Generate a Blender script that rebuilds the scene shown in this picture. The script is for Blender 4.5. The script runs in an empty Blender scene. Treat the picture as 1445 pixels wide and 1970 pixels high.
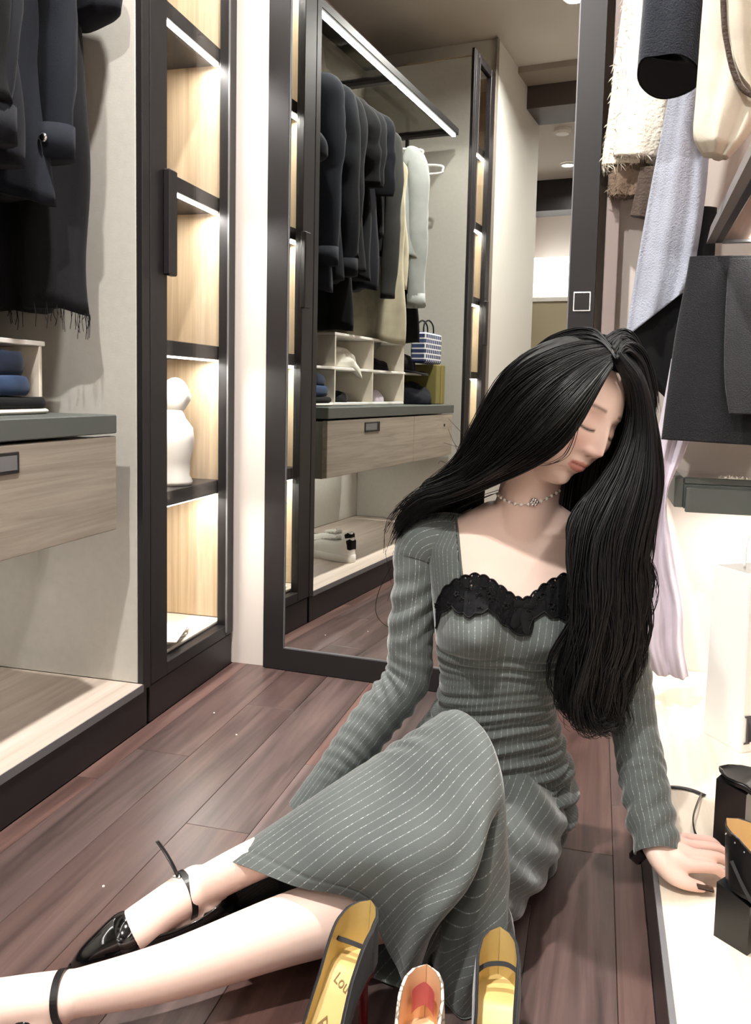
import bpy, bmesh, math, random
import numpy as np
from mathutils import Vector, Matrix
random.seed(7); rng = np.random.default_rng(7)
scene = bpy.context.scene
COL = scene.collection
V3 = lambda *a: np.array(a, float)

# ------------------------------------------------------------------ camera
CAM_F = 1605.0                       # focal length in pixels of the 1445x1970 frame
CAM_C = V3(0, 0, .76)
yaw, pit, rol = (math.radians(a) for a in (14.79, 5.06, 1.255))
c_fwd = V3(-math.sin(yaw)*math.cos(pit), math.cos(yaw)*math.cos(pit), -math.sin(pit))
_r0 = V3(math.cos(yaw), math.sin(yaw), 0); _u0 = np.cross(_r0, c_fwd)
c_right = math.cos(rol)*_r0 + math.sin(rol)*_u0
c_up = -math.sin(rol)*_r0 + math.cos(rol)*_u0
cam_d = bpy.data.cameras.new('camera'); cam = bpy.data.objects.new('camera', cam_d); COL.objects.link(cam)
cam.matrix_world = Matrix(((c_right[0], c_up[0], -c_fwd[0], CAM_C[0]), (c_right[1], c_up[1], -c_fwd[1], CAM_C[1]),
                           (c_right[2], c_up[2], -c_fwd[2], CAM_C[2]), (0, 0, 0, 1)))
cam_d.sensor_width = 36; cam_d.lens = CAM_F/1970*36; cam_d.shift_y = -(985-893)/1970; cam_d.clip_start = .02
scene.camera = cam

# ------------------------------------------------------------------ world, exposure
scene.view_settings.view_transform = 'Standard'; scene.view_settings.look = 'None'
scene.view_settings.gamma = 1; scene.view_settings.use_curve_mapping = False
scene.view_settings.exposure = EXPOSURE = 0.55
world = bpy.data.worlds.new('world'); scene.world = world; world.use_nodes = True
world.node_tree.nodes['Background'].inputs[0].default_value = (1, .96, .92, 1)
world.node_tree.nodes['Background'].inputs[1].default_value = .25

cy = scene.cycles
cy.max_bounces = 6; cy.diffuse_bounces = 3; cy.glossy_bounces = 3; cy.transmission_bounces = 3; cy.transparent_max_bounces = 8
cy.caustics_reflective = False; cy.caustics_refractive = False; cy.use_adaptive_sampling = True; cy.adaptive_threshold = .1; cy.adaptive_min_samples = 12

# ------------------------------------------------------------------ ceiling lights of the room
def area_light(name, loc, size, power, col=(1, .965, .925), rot=(0, 0, 0), size_y=None, spread=180, parent=None):
    d = bpy.data.lights.new(name, 'AREA'); d.energy = power; d.color = col
    d.shape = 'RECTANGLE' if size_y else 'DISK'; d.size = size
    if size_y: d.size_y = size_y
    d.spread = math.radians(spread)
    o = bpy.data.objects.new(name, d); o.location = loc; o.rotation_euler = rot; COL.objects.link(o)
    return o
CEIL = 2.6
DOWNLIGHTS = [(-.46, 1.24, 31), (-.50, -.05, 34), (-.30, -1.75, 8), (-1.06, -2.90, 9)]
for i, (x, y, p) in enumerate(DOWNLIGHTS):
    area_light('downlight_glow', (x, y, CEIL-.022), .075, p, spread=150)

# ------------------------------------------------------------------ mesh helpers
ORG = {}
def org(p):
    return ORG.get(p.name, V3(0, 0, 0)) if p is not None else V3(0, 0, 0)
def link(name, me, parent=None, o0=None):
    o = bpy.data.objects.new(name, me); COL.objects.link(o)
    if parent is not None: o.parent = parent
    return o
def mesh_obj(name, v, f, m=None, parent=None, smooth=False, uv=None, at=None, world=True):
    """v in world coordinates unless world=False; becomes local to the parent's base"""
    v = np.asarray(v, float).reshape(-1, 3)
    if world:
        o0 = org(parent) if parent is not None else (V3(0, 0, 0) if at is None else V3(*at))
        v = v - o0
    me = bpy.data.meshes.new(name)
    me.from_pydata(v.tolist(), [], [tuple(int(i) for i in q) for q in f])
    if smooth: me.shade_smooth()
    if uv is not None:
        ul = me.uv_layers.new(name='UVMap'); li = np.zeros(len(me.loops), np.int32); me.loops.foreach_get('vertex_index', li)
        if len(uv) == len(v): ul.data.foreach_set('uv', np.asarray(uv, np.float32)[li].ravel())
        else: ul.data.foreach_set('uv', np.asarray(uv, np.float32).ravel())
    if m is not None: me.materials.append(m)
    o = link(name, me, parent)
    ORG[o.name] = org(parent) if parent is not None else V3(0, 0, 0)
    if parent is None and at is not None and world:
        o.location = at; ORG[o.name] = V3(*at)
    return o
def tag(o, label=None, cat=None, group=None, kind=None):
    if label: o['label'] = label
    if cat: o['category'] = cat
    if group: o['group'] = group
    if kind: o['kind'] = kind
    return o
def thing(name, label, cat, loc=(0, 0, 0), group=None, rotz=0, kind=None):
    o = bpy.data.objects.new(name, None); COL.objects.link(o); o.location = loc; o.rotation_euler = (0, 0, rotz)
    o.empty_display_size = .05
    ORG[o.name] = V3(*loc)
    return tag(o, label, cat, group, kind)
def box_vf(x0, x1, y0, y1, z0, z1, bev=0):
    if bev <= 0:
        v = [(x, y, z) for x in (x0, x1) for y in (y0, y1) for z in (z0, z1)]
        f = [(0, 1, 3, 2), (4, 6, 7, 5), (0, 4, 5, 1), (2, 3, 7, 6), (0, 2, 6, 4), (1, 5, 7, 3)]
        return v, f
    bm = bmesh.new(); bmesh.ops.create_cube(bm, size=1)
    for w in bm.verts: w.co = (x0+(w.co.x+.5)*(x1-x0), y0+(w.co.y+.5)*(y1-y0), z0+(w.co.z+.5)*(z1-z0))
    bmesh.ops.bevel(bm, geom=bm.edges[:], offset=min(bev, .45*min(abs(x1-x0), abs(y1-y0), abs(z1-z0))), segments=1, affect='EDGES')
    bm.verts.index_update()
    v = [tuple(w.co) for w in bm.verts]; f = [tuple(w.index for w in q.verts) for q in bm.faces]; bm.free()
    return v, f
def box(name, x0, x1, y0, y1, z0, z1, m, parent=None, bev=.0015, world=True, at=None):
    v, f = box_vf(min(x0, x1), max(x0, x1), min(y0, y1), max(y0, y1), min(z0, z1), max(z0, z1), bev)
    return mesh_obj(name, v, f, m, parent, world=world, at=at)
def merge(parts):
    V, F, n = [], [], 0
    for v, f in parts:
        v = np.asarray(v, float); V.append(v); F += [tuple(i+n for i in q) for q in f]; n += len(v)
    return np.vstack(V), F
def grid_faces(nu, nv, closed=True):
    f = []
    for i in range(nu-1):
        for j in range(nv if closed else nv-1):
            k = (j+1) % nv
            f.append((i*nv+j, i*nv+k, (i+1)*nv+k, (i+1)*nv+j))
    return f
def norm(a):
    a = np.asarray(a, float); return a/(np.linalg.norm(a, axis=-1, keepdims=True)+1e-12)
def catmull(P, n, closed=False):
    """resample control points (k,d) with a Catmull-Rom spline to n points"""
    P = np.asarray(P, float); k = len(P)
    t = np.linspace(0, k if closed else k-1, n, endpoint=not closed)
    i = np.minimum(np.floor(t).astype(int), (k-1) if closed else k-2); u = (t-i)[:, None]
    g = (lambda j: P[j % k]) if closed else (lambda j: P[np.clip(j, 0, k-1)])
    p0, p1, p2, p3 = g(i-1), g(i), g(i+1), g(i+2)
    return .5*((2*p1)+(-p0+p2)*u+(2*p0-5*p1+4*p2-p3)*u**2+(-p0+3*p1-3*p2+p3)*u**3)
def tube(path, r, n=8, flat=1.0, cap=True, up=None):
    """tube along a polyline; r scalar or per point; flat squeezes the second axis"""
    P = np.asarray(path, float); m = len(P); r = np.broadcast_to(np.asarray(r, float), (m,))
    T = norm(np.gradient(P, axis=0))
    ref = V3(0, 0, 1) if up is None else np.asarray(up, float)
    if abs(T[0]@ref) > .95 and up is None: ref = V3(1, 0, 0)
    N = np.zeros_like(P); nn = norm(np.cross(np.cross(T[0], ref), T[0]))
    for i in range(m):
        nn = nn-T[i]*(nn@T[i]); nn = nn/(np.linalg.norm(nn)+1e-12); N[i] = nn
    B = np.cross(T, N)
    a = np.arange(n)*2*math.pi/n
    V = (P[:, None]+r[:, None, None]*(np.cos(a)[None, :, None]*N[:, None]+flat*np.sin(a)[None, :, None]*B[:, None])).reshape(-1, 3)
    F = grid_faces(m, n)
    if cap: F += [tuple(range(n-1, -1, -1)), tuple((m-1)*n+j for j in range(n))]
    return V, F
def lathe(prof, n=24, c=(0, 0, 0)):
    prof = np.asarray(prof, float); a = np.arange(n)*2*math.pi/n
    V = np.stack([prof[:, 0, None]*np.cos(a), prof[:, 0, None]*np.sin(a), np.broadcast_to(prof[:, 1, None], (len(prof), n))], -1).reshape(-1, 3)+V3(*c)
    return V, grid_faces(len(prof), n)+[tuple(range(n-1, -1, -1)), tuple((len(prof)-1)*n+j for j in range(n))]
def prism(poly, axis, a0, a1):
    """extrude a 2-D outline along an axis (0,1,2)"""
    n = len(poly); V = []
    for s in (a0, a1):
        for p, q in poly:
            w = [p, q]; w.insert(axis, s); V.append(w)
    return np.array(V), [tuple(range(n-1, -1, -1)), tuple(range(n, 2*n))]+[(i, (i+1) % n, n+(i+1) % n, n+i) for i in range(n)]
def wob(p, s=1.0, seed=0, oct=3):
    """cheap smooth pseudo-noise in about -1..1, p is (...,3)"""
    r = np.random.default_rng(seed); out = 0; a = 1; tot = 0
    for o in range(oct):
        for k in range(4):
            d = r.normal(size=3); d /= np.linalg.norm(d)
            out = out+a*np.sin((p@d)*s*(1.6**o)*(1+.3*k)+r.uniform(0, 6.28)); tot += a*.7
        a *= .55
    return out/tot
def ss(a, b, x):
    t = np.clip((x-a)/(b-a), 0, 1); return t*t*(3-2*t)
# pixel of the photograph -> point of the place, at a world plane
def px_dir(x, y): return c_fwd+c_right*(x-722.5)/CAM_F-c_up*(y-893)/CAM_F
def atY(x, y, Y): r = px_dir(x, y); return CAM_C+r*(Y-CAM_C[1])/r[1]
def atZ(x, y, z): r = px_dir(x, y); return CAM_C+r*(z-CAM_C[2])/r[2]
def atX(x, y, X): r = px_dir(x, y); return CAM_C+r*(X-CAM_C[0])/r[0]

# ------------------------------------------------------------------ materials
def new_mat(name):
    m = bpy.data.materials.new(name); m.use_nodes = True; nt = m.node_tree
    return m, nt, nt.nodes['Principled BSDF']
def srgb(r, g, b):
    f = lambda c: ((c/255)/12.92 if c/255 <= .04045 else ((c/255+.055)/1.055)**2.4)
    return (f(r), f(g), f(b), 1)
def N(nt, typ, **kw):
    n = nt.nodes.new(typ)
    for k, v in kw.items():
        if k.startswith('i_'): n.inputs[k[2:].replace('_', ' ')].default_value = v
        else: setattr(n, k, v)
    return n
def ramp(nt, stops):
    r = nt.nodes.new('ShaderNodeValToRGB'); e = r.color_ramp.elements
    while len(e) < len(stops): e.new(.5)
    for q, (p, c) in zip(e, stops): q.position = p; q.color = c
    return r
def mat(name, col, rough=.5, metal=0, var=.0, vscale=20, bump=0, bscale=300, sheen=0, spec=.5, coat=0, emit=None, es=0):
    m, nt, b = new_mat(name); L = nt.links
    b.inputs['Base Color'].default_value = col; b.inputs['Roughness'].default_value = rough; b.inputs['Metallic'].default_value = metal
    b.inputs['Specular IOR Level'].default_value = spec
    if sheen: b.inputs['Sheen Weight'].default_value = sheen; b.inputs['Sheen Roughness'].default_value = .4
    if coat: b.inputs['Coat Weight'].default_value = coat; b.inputs['Coat Roughness'].default_value = .05
    tc = N(nt, 'ShaderNodeTexCoord')
    if var:
        n = N(nt, 'ShaderNodeTexNoise', i_Scale=vscale, i_Detail=4.0); L.new(tc.outputs['Object'], n.inputs['Vector'])
        c2 = tuple(min(1, c*(1+var)) for c in col[:3])+(1,); c1 = tuple(c*(1-var) for c in col[:3])+(1,)
        r = ramp(nt, [(.3, c1), (.7, c2)]); L.new(n.outputs['Fac'], r.inputs[0]); L.new(r.outputs[0], b.inputs['Base Color'])
    if bump:
        n = N(nt, 'ShaderNodeTexNoise', i_Scale=bscale, i_Detail=3.0); L.new(tc.outputs['Object'], n.inputs['Vector'])
        bp = N(nt, 'ShaderNodeBump', i_Strength=bump, i_Distance=.004); L.new(n.outputs['Fac'], bp.inputs['Height']); L.new(bp.outputs[0], b.inputs['Normal'])
    if emit: b.inputs['Emission Color'].default_value = emit; b.inputs['Emission Strength'].default_value = es
    return m
def wood(name, dark, light, scale=(1, 1, 30), rough=.45, island=0, dist=2.0, bump=.08, spec=.5, coat=0):
    m, nt, b = new_mat(name); L = nt.links
    tc = N(nt, 'ShaderNodeTexCoord'); mp = N(nt, 'ShaderNodeMapping'); mp.inputs['Scale'].default_value = scale
    L.new(tc.outputs['Object'], mp.inputs['Vector'])
    src = mp.outputs[0]
    if island:
        oi = N(nt, 'ShaderNodeObjectInfo'); ad = N(nt, 'ShaderNodeVectorMath', operation='MULTIPLY_ADD')
        ad.inputs[1].default_value = (37, 11, 5); L.new(oi.outputs['Random'], ad.inputs[0]); L.new(mp.outputs[0], ad.inputs[2]); src = ad.outputs[0]
    n1 = N(nt, 'ShaderNodeTexNoise', i_Scale=1.0, i_Detail=6.0, i_Roughness=.62, i_Distortion=dist); L.new(src, n1.inputs['Vector'])
    r = ramp(nt, [(.28, dark), (.5, tuple((a+c)/2 for a, c in zip(dark, light))), (.74, light)]); L.new(n1.outputs['Fac'], r.inputs[0])
    out = r.outputs[0]
    if island:
        hs = N(nt, 'ShaderNodeHueSaturation'); L.new(out, hs.inputs['Color'])
        mr = N(nt, 'ShaderNodeMapRange'); mr.inputs['To Min'].default_value = 1-island; mr.inputs['To Max'].default_value = 1+island
        L.new(oi.outputs['Random'], mr.inputs[0]); L.new(mr.outputs[0], hs.inputs['Value'])
        mr2 = N(nt, 'ShaderNodeMapRange'); mr2.inputs['To Min'].default_value = .6; mr2.inputs['To Max'].default_value = 1.0
        ml = N(nt, 'ShaderNodeMath', operation='FRACT'); mm = N(nt, 'ShaderNodeMath', operation='MULTIPLY'); mm.inputs[1].default_value = 7.31
        L.new(oi.outputs['Random'], mm.inputs[0]); L.new(mm.outputs[0], ml.inputs[0]); L.new(ml.outputs[0], mr2.inputs[0]); L.new(mr2.outputs[0], hs.inputs['Saturation'])
        out = hs.outputs[0]
    L.new(out, b.inputs['Base Color']); b.inputs['Roughness'].default_value = rough; b.inputs['Specular IOR Level'].default_value = spec
    if coat: b.inputs['Coat Weight'].default_value = coat; b.inputs['Coat Roughness'].default_value = .25
    bp = N(nt, 'ShaderNodeBump', i_Strength=bump, i_Distance=.002); L.new(n1.outputs['Fac'], bp.inputs['Height']); L.new(bp.outputs[0], b.inputs['Normal'])
    return m
def emis(name, col, s):
    m, nt, b = new_mat(name); b.inputs['Base Color'].default_value = (0, 0, 0, 1)
    b.inputs['Emission Color'].default_value = col; b.inputs['Emission Strength'].default_value = s; return m
def glass_mat(name, tint=(1, 1, 1, 1), refl=.08):
    m, nt, b = new_mat(name); nt.nodes.remove(b); L = nt.links
    t = N(nt, 'ShaderNodeBsdfTransparent'); t.inputs[0].default_value = tint
    g = N(nt, 'ShaderNodeBsdfGlossy'); g.inputs['Roughness'].default_value = .02
    lw = N(nt, 'ShaderNodeLayerWeight'); pw = N(nt, 'ShaderNodeMath', operation='POWER'); pw.inputs[1].default_value = 4.0
    ma = N(nt, 'ShaderNodeMath', operation='MULTIPLY_ADD'); ma.inputs[1].default_value = .35; ma.inputs[2].default_value = .025
    L.new(lw.outputs['Facing'], pw.inputs[0]); L.new(pw.outputs[0], ma.inputs[0])
    mx = N(nt, 'ShaderNodeMixShader'); L.new(ma.outputs[0], mx.inputs[0]); L.new(t.outputs[0], mx.inputs[1]); L.new(g.outputs[0], mx.inputs[2])
    L.new(mx.outputs[0], nt.nodes['Material Output'].inputs['Surface']); return m
def fabric(name, col, rough=.85, var=.12, weave=900, sheen=.25, bump=.25):
    return mat(name, col, rough, var=var, vscale=14, bump=bump, bscale=weave, sheen=sheen, spec=.25)

M = dict(
    wall=mat('warm white wall', srgb(214, 204, 196), .7, var=.02, vscale=3),
    ceil=mat('matt white ceiling', srgb(205, 200, 190), .8),
    panel=mat('beige textured cabinet panel', srgb(192, 189, 180), .6, var=.03, vscale=60, bump=.05),
    inner=mat('pale pink grey cabinet lining', srgb(218, 205, 200), .6, var=.02, vscale=40),
    frame=mat('dark brown anodised frame', srgb(34, 31, 32), .40, metal=.1, spec=.45),
    black=mat('black gap', srgb(16, 15, 16), .6),
    greytrim=mat('grey metal trim', srgb(120, 120, 122), .4, metal=.3),
    counter=mat('grey green lacquer', srgb(82, 86, 82), .45, var=.03, vscale=30),
    oakv=wood('light oak vertical grain', srgb(176, 150, 118), srgb(214, 192, 160), (60, 60, 1.6), .5, dist=.6),
    oakh=wood('grey oak horizontal grain', srgb(130, 120, 108), srgb(172, 162, 148), (30, 2.2, 60), .5, dist=.8),
    bench=wood('pale ash bench board', srgb(206, 190, 168), srgb(236, 224, 206), (24, 1.4, 20), .5, dist=.6),
    board=wood('warm oak base board', srgb(176, 158, 144), srgb(214, 200, 188), (26, 1.4, 20), .5, dist=.6),
    plank=wood('dark walnut floor plank', srgb(52, 35, 33), srgb(114, 84, 76), (22, 1.3, 10), .36, island=.34, dist=1.2, bump=.05),
    white=mat('white lacquer', srgb(236, 233, 226), .5),
    cream=mat('cream board', srgb(226, 216, 200), .6),
    led=emis('led strip', (1, .97, .9, 1), 14),
    lamp=emis('lamp lens', (1, .96, .9, 1), 25),
    glass=glass_mat('clear glass'),
    smoke=glass_mat('smoked glass', (.72, .71, .68, 1)),
    chrome=mat('chrome', (.8, .8, .8, 1), .15, metal=1),
    hang=mat('white plastic hanger', srgb(235, 233, 228), .4),
)
_m, _nt, _b = new_mat('silver mirror'); _b.inputs['Metallic'].default_value = 1; _b.inputs['Roughness'].default_value = .0
_b.inputs['Base Color'].default_value = (.75, .77, .74, 1); M['mirror'] = _m
# ================================================================== the room
XL, XB, YB = -.949, .102, 2.085          # cabinet front on the left, bench edge on the right, end wall
XR = .78                                  # right closet back
def struct(o): return tag(o, kind='structure')

# floor: each plank its own piece
floor_o = struct(box('floor', -1.7, 1.0, -4.3, 2.3, -.06, -.006, M['black'], bev=0))
PW = .12; plank_meshes = {}
r_ = random.Random(3)
for k in range(-8, 3):
    x0 = .057+PW*(k-1); x1 = min(x0+PW, XB-.0005); xa = max(x0, XL+.0005)
    if x1-xa < .01: continue
    wq = round(x1-xa, 4)
    cuts = {-7: [1.51, .3], -6: [1.81, .62], -5: [1.268, .1], -4: [1.548, .25], 1: [1.56, .7]}.get(k+0, None)
    if cuts is None: cuts = [r_.uniform(1.2, 1.9), r_.uniform(.1, .6)]
    ys = [2.10]+cuts+[-.9, -2.2, -4.2]
    for a, b_ in zip(ys[:-1], ys[1:]):
        if a-b_ < .1: continue
        L_ = round(a-b_, 3)
        if (L_, wq) not in plank_meshes:
            v, f = box_vf(-wq/2+.0003, wq/2-.0003, -L_/2+.0003, L_/2-.0003, -.012, 0, .0006)
            me = bpy.data.meshes.new('plank'); me.from_pydata(v, [], f); me.materials.append(M['plank']); plank_meshes[(L_, wq)] = me
        o = link('plank', plank_meshes[(L_, wq)], floor_o); o.location = ((xa+x1)/2, (a+b_)/2, 0)
for (px, py) in ((352+60, 1372), (455, 1414), (199+0, 1706)):
    p = atZ(px, py, .0)
    v, f = lathe([(.0001, .0), (.0022, .0004), (.0018, .0018), (.0001, .0024)], 7, (p[0], p[1], 0))
    tag(mesh_obj('lint_speck', v, f, M['white'], at=(p[0], p[1], 0)), ('tiny white lint speck on the floor near the glass cabinet', 'tiny white lint speck on the dark plank in mid floor', 'tiny white lint speck on the floor beside the ankle strap')[(px > 412)+(px < 300)*2 if px != 412 else 0], 'lint')

# ceiling, walls
ceil_o = struct(box('ceiling', -1.7, 1.0, -4.3, 2.3, CEIL, CEIL+.06, M['ceil'], bev=0))
box('soffit_board', -.95, .8, -.80, -1.02, CEIL-.035, CEIL, mat('taupe soffit', srgb(150, 140, 128), .6), ceil_o)
box('beam', -.95, .8, -1.03, -1.36, CEIL-.16, CEIL, mat('dark wood beam', srgb(72, 62, 58), .5), ceil_o)
box('beam', -1.7, .8, -3.35, -3.60, CEIL-.26, CEIL, M['frame'], ceil_o)
struct(box('wall_back', -1.7, 1.0, YB, YB+.08, 0, CEIL, M['wall'], bev=0))
struct(box('wall_right', XR, XR+.08, -4.3, YB-.001, 0, CEIL, M['inner'], bev=0))
struct(box('wall_left', -1.68, -1.60, -4.3, YB-.001, 0, CEIL, M['inner'], bev=0))
wf = struct(box('wall_front', -1.6, XR, -4.28, -4.2, 0, CEIL, M['wall'], bev=0))
# white wall section behind the camera, seen in the mirror
wp = struct(box('wall_section', -1.6, XL, -1.37, -.385, 0, CEIL-.002, mat('off white painted board', srgb(222, 220, 212), .55), bev=0))
box('edge_strip', XL-.004, XL+.006, -.385, -.345, 0, CEIL-.01, mat('taupe edge', srgb(130, 120, 108), .5), wp)
# sliver of wall beside the mirror
struct(box('trim_1', .0, .03, YB-.05, YB-.0005, 0, CEIL-.002, mat('taupe corner strip', srgb(150, 135, 130), .55)))

# ceiling lamps
lamp_labels = ['recessed round ceiling downlight above the seated woman', 'recessed round ceiling downlight by the mirror top, seen in the mirror',
               'recessed round ceiling downlight behind the dark beam', 'small recessed downlight at the far end, seen deep in the mirror']
for i, (x, y, p) in enumerate(DOWNLIGHTS):
    t = thing('downlight', lamp_labels[i], 'lamp', (x, y, CEIL-.02), 'ceiling downlights')
    v, f = lathe([(.062, CEIL-.001), (.062, CEIL-.012), (.050, CEIL-.016), (.046, CEIL-.006)], 28, (x, y, 0))
    mesh_obj('trim_ring', v, f[:-2], M['white'], t, smooth=True)
    v, f = lathe([(.046, CEIL-.006), (.046, CEIL-.010), (.02, CEIL-.011)], 28, (x, y, 0))
    mesh_obj('lens', v, f, M['lamp'], t)
for (x, y, lab) in ((-.93, -2.0, 'round white smoke detector on the far ceiling'), (-.80, -2.9, 'flat white round ceiling vent beyond the smoke detector')):
    v, f = lathe([(.06, CEIL-.001), (.06, CEIL-.02), (.045, CEIL-.035), (.001, CEIL-.037)], 24, (x, y, 0))
    tag(mesh_obj('smoke_detector' if y > -2.5 else 'ceiling_vent', v, f, M['white'], at=(x, y, CEIL)), lab, 'detector' if y > -2.5 else 'vent')
# far unit at the end of the room behind the camera
t = thing('far_cabinet', 'beige cabinet with a lit white box on top, far end in the mirror', 'cabinet', (-1.0, -4.0, 0))
for k in range(5):
    x0 = -1.58+k*.44
    box('door_leaf', x0+.003, x0+.437, -4.19, -3.90, .08, 1.62, mat('olive beige door', srgb(178, 168, 138), .55) if k == 0 else bpy.data.materials['olive beige door'], t)
box('top_board', -1.59, .62, -4.19, -3.88, 1.622, 1.66, M['white'], t)
box('plinth', -1.58, .62, -4.19, -3.92, 0, .078, M['frame'], t)
v, f = box_vf(-1.55, -.4, -4.19, -3.95, 1.70, 2.04, .004)
tag(mesh_obj('light_box', v, f, emis('lit sign box', (1, .98, .95, 1), 3.2), at=(-.97, -4.07, 1.70)), 'glowing white light box above the far beige cabinet', 'light box')

# ------------------------------------------------------------------ LED helpers
def led_strip(parent, p0, p1, w, power, toward, name='led_strip'):
    """thin diffuser bar from p0 to p1 along Y (or X) with its own light just below it"""
    p0, p1 = V3(*p0), V3(*p1); lo, hi = np.minimum(p0, p1), np.maximum(p0, p1)
    along = 1 if hi[1]-lo[1] > hi[0]-lo[0] else 0
    o = box(name, lo[0]-(w/2 if along else 0), hi[0]+(w/2 if along else 0), lo[1]-(0 if along else w/2), hi[1]+(0 if along else w/2), lo[2]-.004, lo[2], M['led'], parent, bev=0)
    mid = (p0+p1)/2; ln = np.linalg.norm(p1-p0)
    L = area_light('led_glow', (mid[0]+toward*.004, mid[1], mid[2]-.008), w, power, (1, .97, .92), size_y=ln)
    if not along: L.rotation_euler = (0, 0, math.pi/2)
    L.rotation_euler.y = 0
    L.parent = None
    return o

# ------------------------------------------------------------------ left wardrobe carcass (open hanging compartment)
W0, W1, WX = .03, 1.610, -1.52
w = thing('wardrobe', 'open wardrobe compartment with beige side panel and dark plinth on the left', 'wardrobe', (-1.2, .8, 0))
box('plinth', WX, XL, W0-.02, W1+.02, 0, .084, M['frame'], w)
box('base_board', WX, XL+.002, W0, W1, .084, .100, M['board'], w)
box('base_board_edge', XL+.0022, XL+.004, W0, W1, .083, .0995, M['greytrim'], w, bev=0)
box('side_panel', WX, XL-.012, W1, W1+.016, .100, 2.36, M['panel'], w)
box('side_panel', WX, XL-.012, W0-.016, W0, .100, 2.36, M['panel'], w)
for k, (a, b_) in enumerate(((W0, .82), (.822, W1))):
    box('back_panel', WX-.016, WX, a, b_, .1005, 2.36, M['inner'] if 0 else M['panel'], w)
box('top_board', WX, WX+.10, W0, W1, 2.361, 2.38, M['frame'], w)
box('post', XL-.011, XL+.004, W1-.0005, W1+.030, .086, 2.40, M['frame'], w)
box('post', XL-.011, XL+.004, W0-.030, W0+.0005, .086, 2.40, M['frame'], w)
# lit top shelf with glass panels
tp = thing('lit_shelf', 'smoked glass top shelf with dark bars and bright light strip above the hanging clothes', 'shelf', (-1.2, .85, 1.97))
box('front_rail', XL-.075, XL-.030, .14, 1.598, 1.965, 1.995, M['frame'], tp)
box('rear_rail', -1.50, -1.47, .14, 1.598, 1.965, 1.995, M['frame'], tp)
for y in (.14, .85, 1.578): box('cross_bar', -1.47, XL-.0752, y, y+.035, 1.966, 1.994, M['frame'], tp)
for a, b_ in ((.176, .849), (.886, 1.577)): box('glass_panel', -1.468, XL-.077, a, b_, 1.978, 1.984, M['smoke'], tp, bev=0)
led_strip(tp, (XL-.050, .15, 1.965), (XL-.050, .845, 1.965), .016, .9, 0)
led_strip(tp, (XL-.050, .855, 1.965), (XL-.050, 1.59, 1.965), .016, .9, 0)
ROD_X, ROD_Z = -1.235, 1.875
t = thing('clothes_rail', 'dark metal clothes rail under the lit shelf on the left', 'rail', (ROD_X, .85, ROD_Z))
v, f = tube([(ROD_X, .035, ROD_Z), (ROD_X, 1.605, ROD_Z)], .0125, 14); mesh_obj('bar', v, f, M['frame'], t, smooth=True)
for y in (.14, 1.55):
    box('bracket', ROD_X-.008, ROD_X+.008, y, y+.016, ROD_Z+.009, 1.964, M['frame'], t)

# floating drawer unit with counter
D0, D1 = .19, 1.515
t = thing('drawer_unit', 'floating two drawer unit in grey oak under the counter on the left', 'drawers', (-1.2, .85, .46))
box('body', WX+.005, XL-.022, D0+.006, D1-.006, .458, .652, mat('grey lacquer carcass', srgb(120, 118, 110), .5), t)
for k, (a, b_) in enumerate(((D0, .702), (.706, D1))):
    d = box('drawer_front', XL-.021, XL-.002, a, b_, .462, .655, M['oakh'], t)
hr = box('handle_recess', XL-.0022, XL+.0006, 1.075, 1.215, .606, .643, M['frame'], d, bev=.004)
box('handle_slot', XL+.0004, XL+.0012, 1.105, 1.208, .612, .637, M['greytrim'], d, bev=.0)
led_strip(t, (-1.40, D0+.06, .457), (-1.40, D1-.06, .457), .010, .9, 0)  # added strip, put in to brighten the panels and board under the drawers
box('drawer_lock', XL-.002, XL+.003, .31, .318, .60, .612, M['black'], t)
tag(box('counter', WX+.002, XL, D0-.012, D1, .661, .699, M['counter'], bev=.002, at=(-1.2, .85, .661)), 'grey green counter board above the oak drawers', 'counter')

# white pigeonhole shelves on the counter
cb = thing('pigeonhole_shelf', 'low white pigeonhole shelf on the grey counter below the clothes', 'shelf', (-1.3, .85, .70))
CXF = -1.105
for z, a, b_ in ((.700, .44, 1.42), (.835, .215, 1.50), (.965, .44, 1.16)): box('shelf_board', WX+.004, CXF, a, b_, z, z+.010, M['white'], cb)
for y in (.448, .80, 1.155, 1.49): box('divider', WX+.004, CXF-.0005, y-.009, y, .7101, .8349, M['cream'], cb)
for y in (.455, .80, 1.155): box('divider', WX+.004, CXF-.0005, y-.009, y, .8451, .9649, M['cream'], cb)

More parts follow.
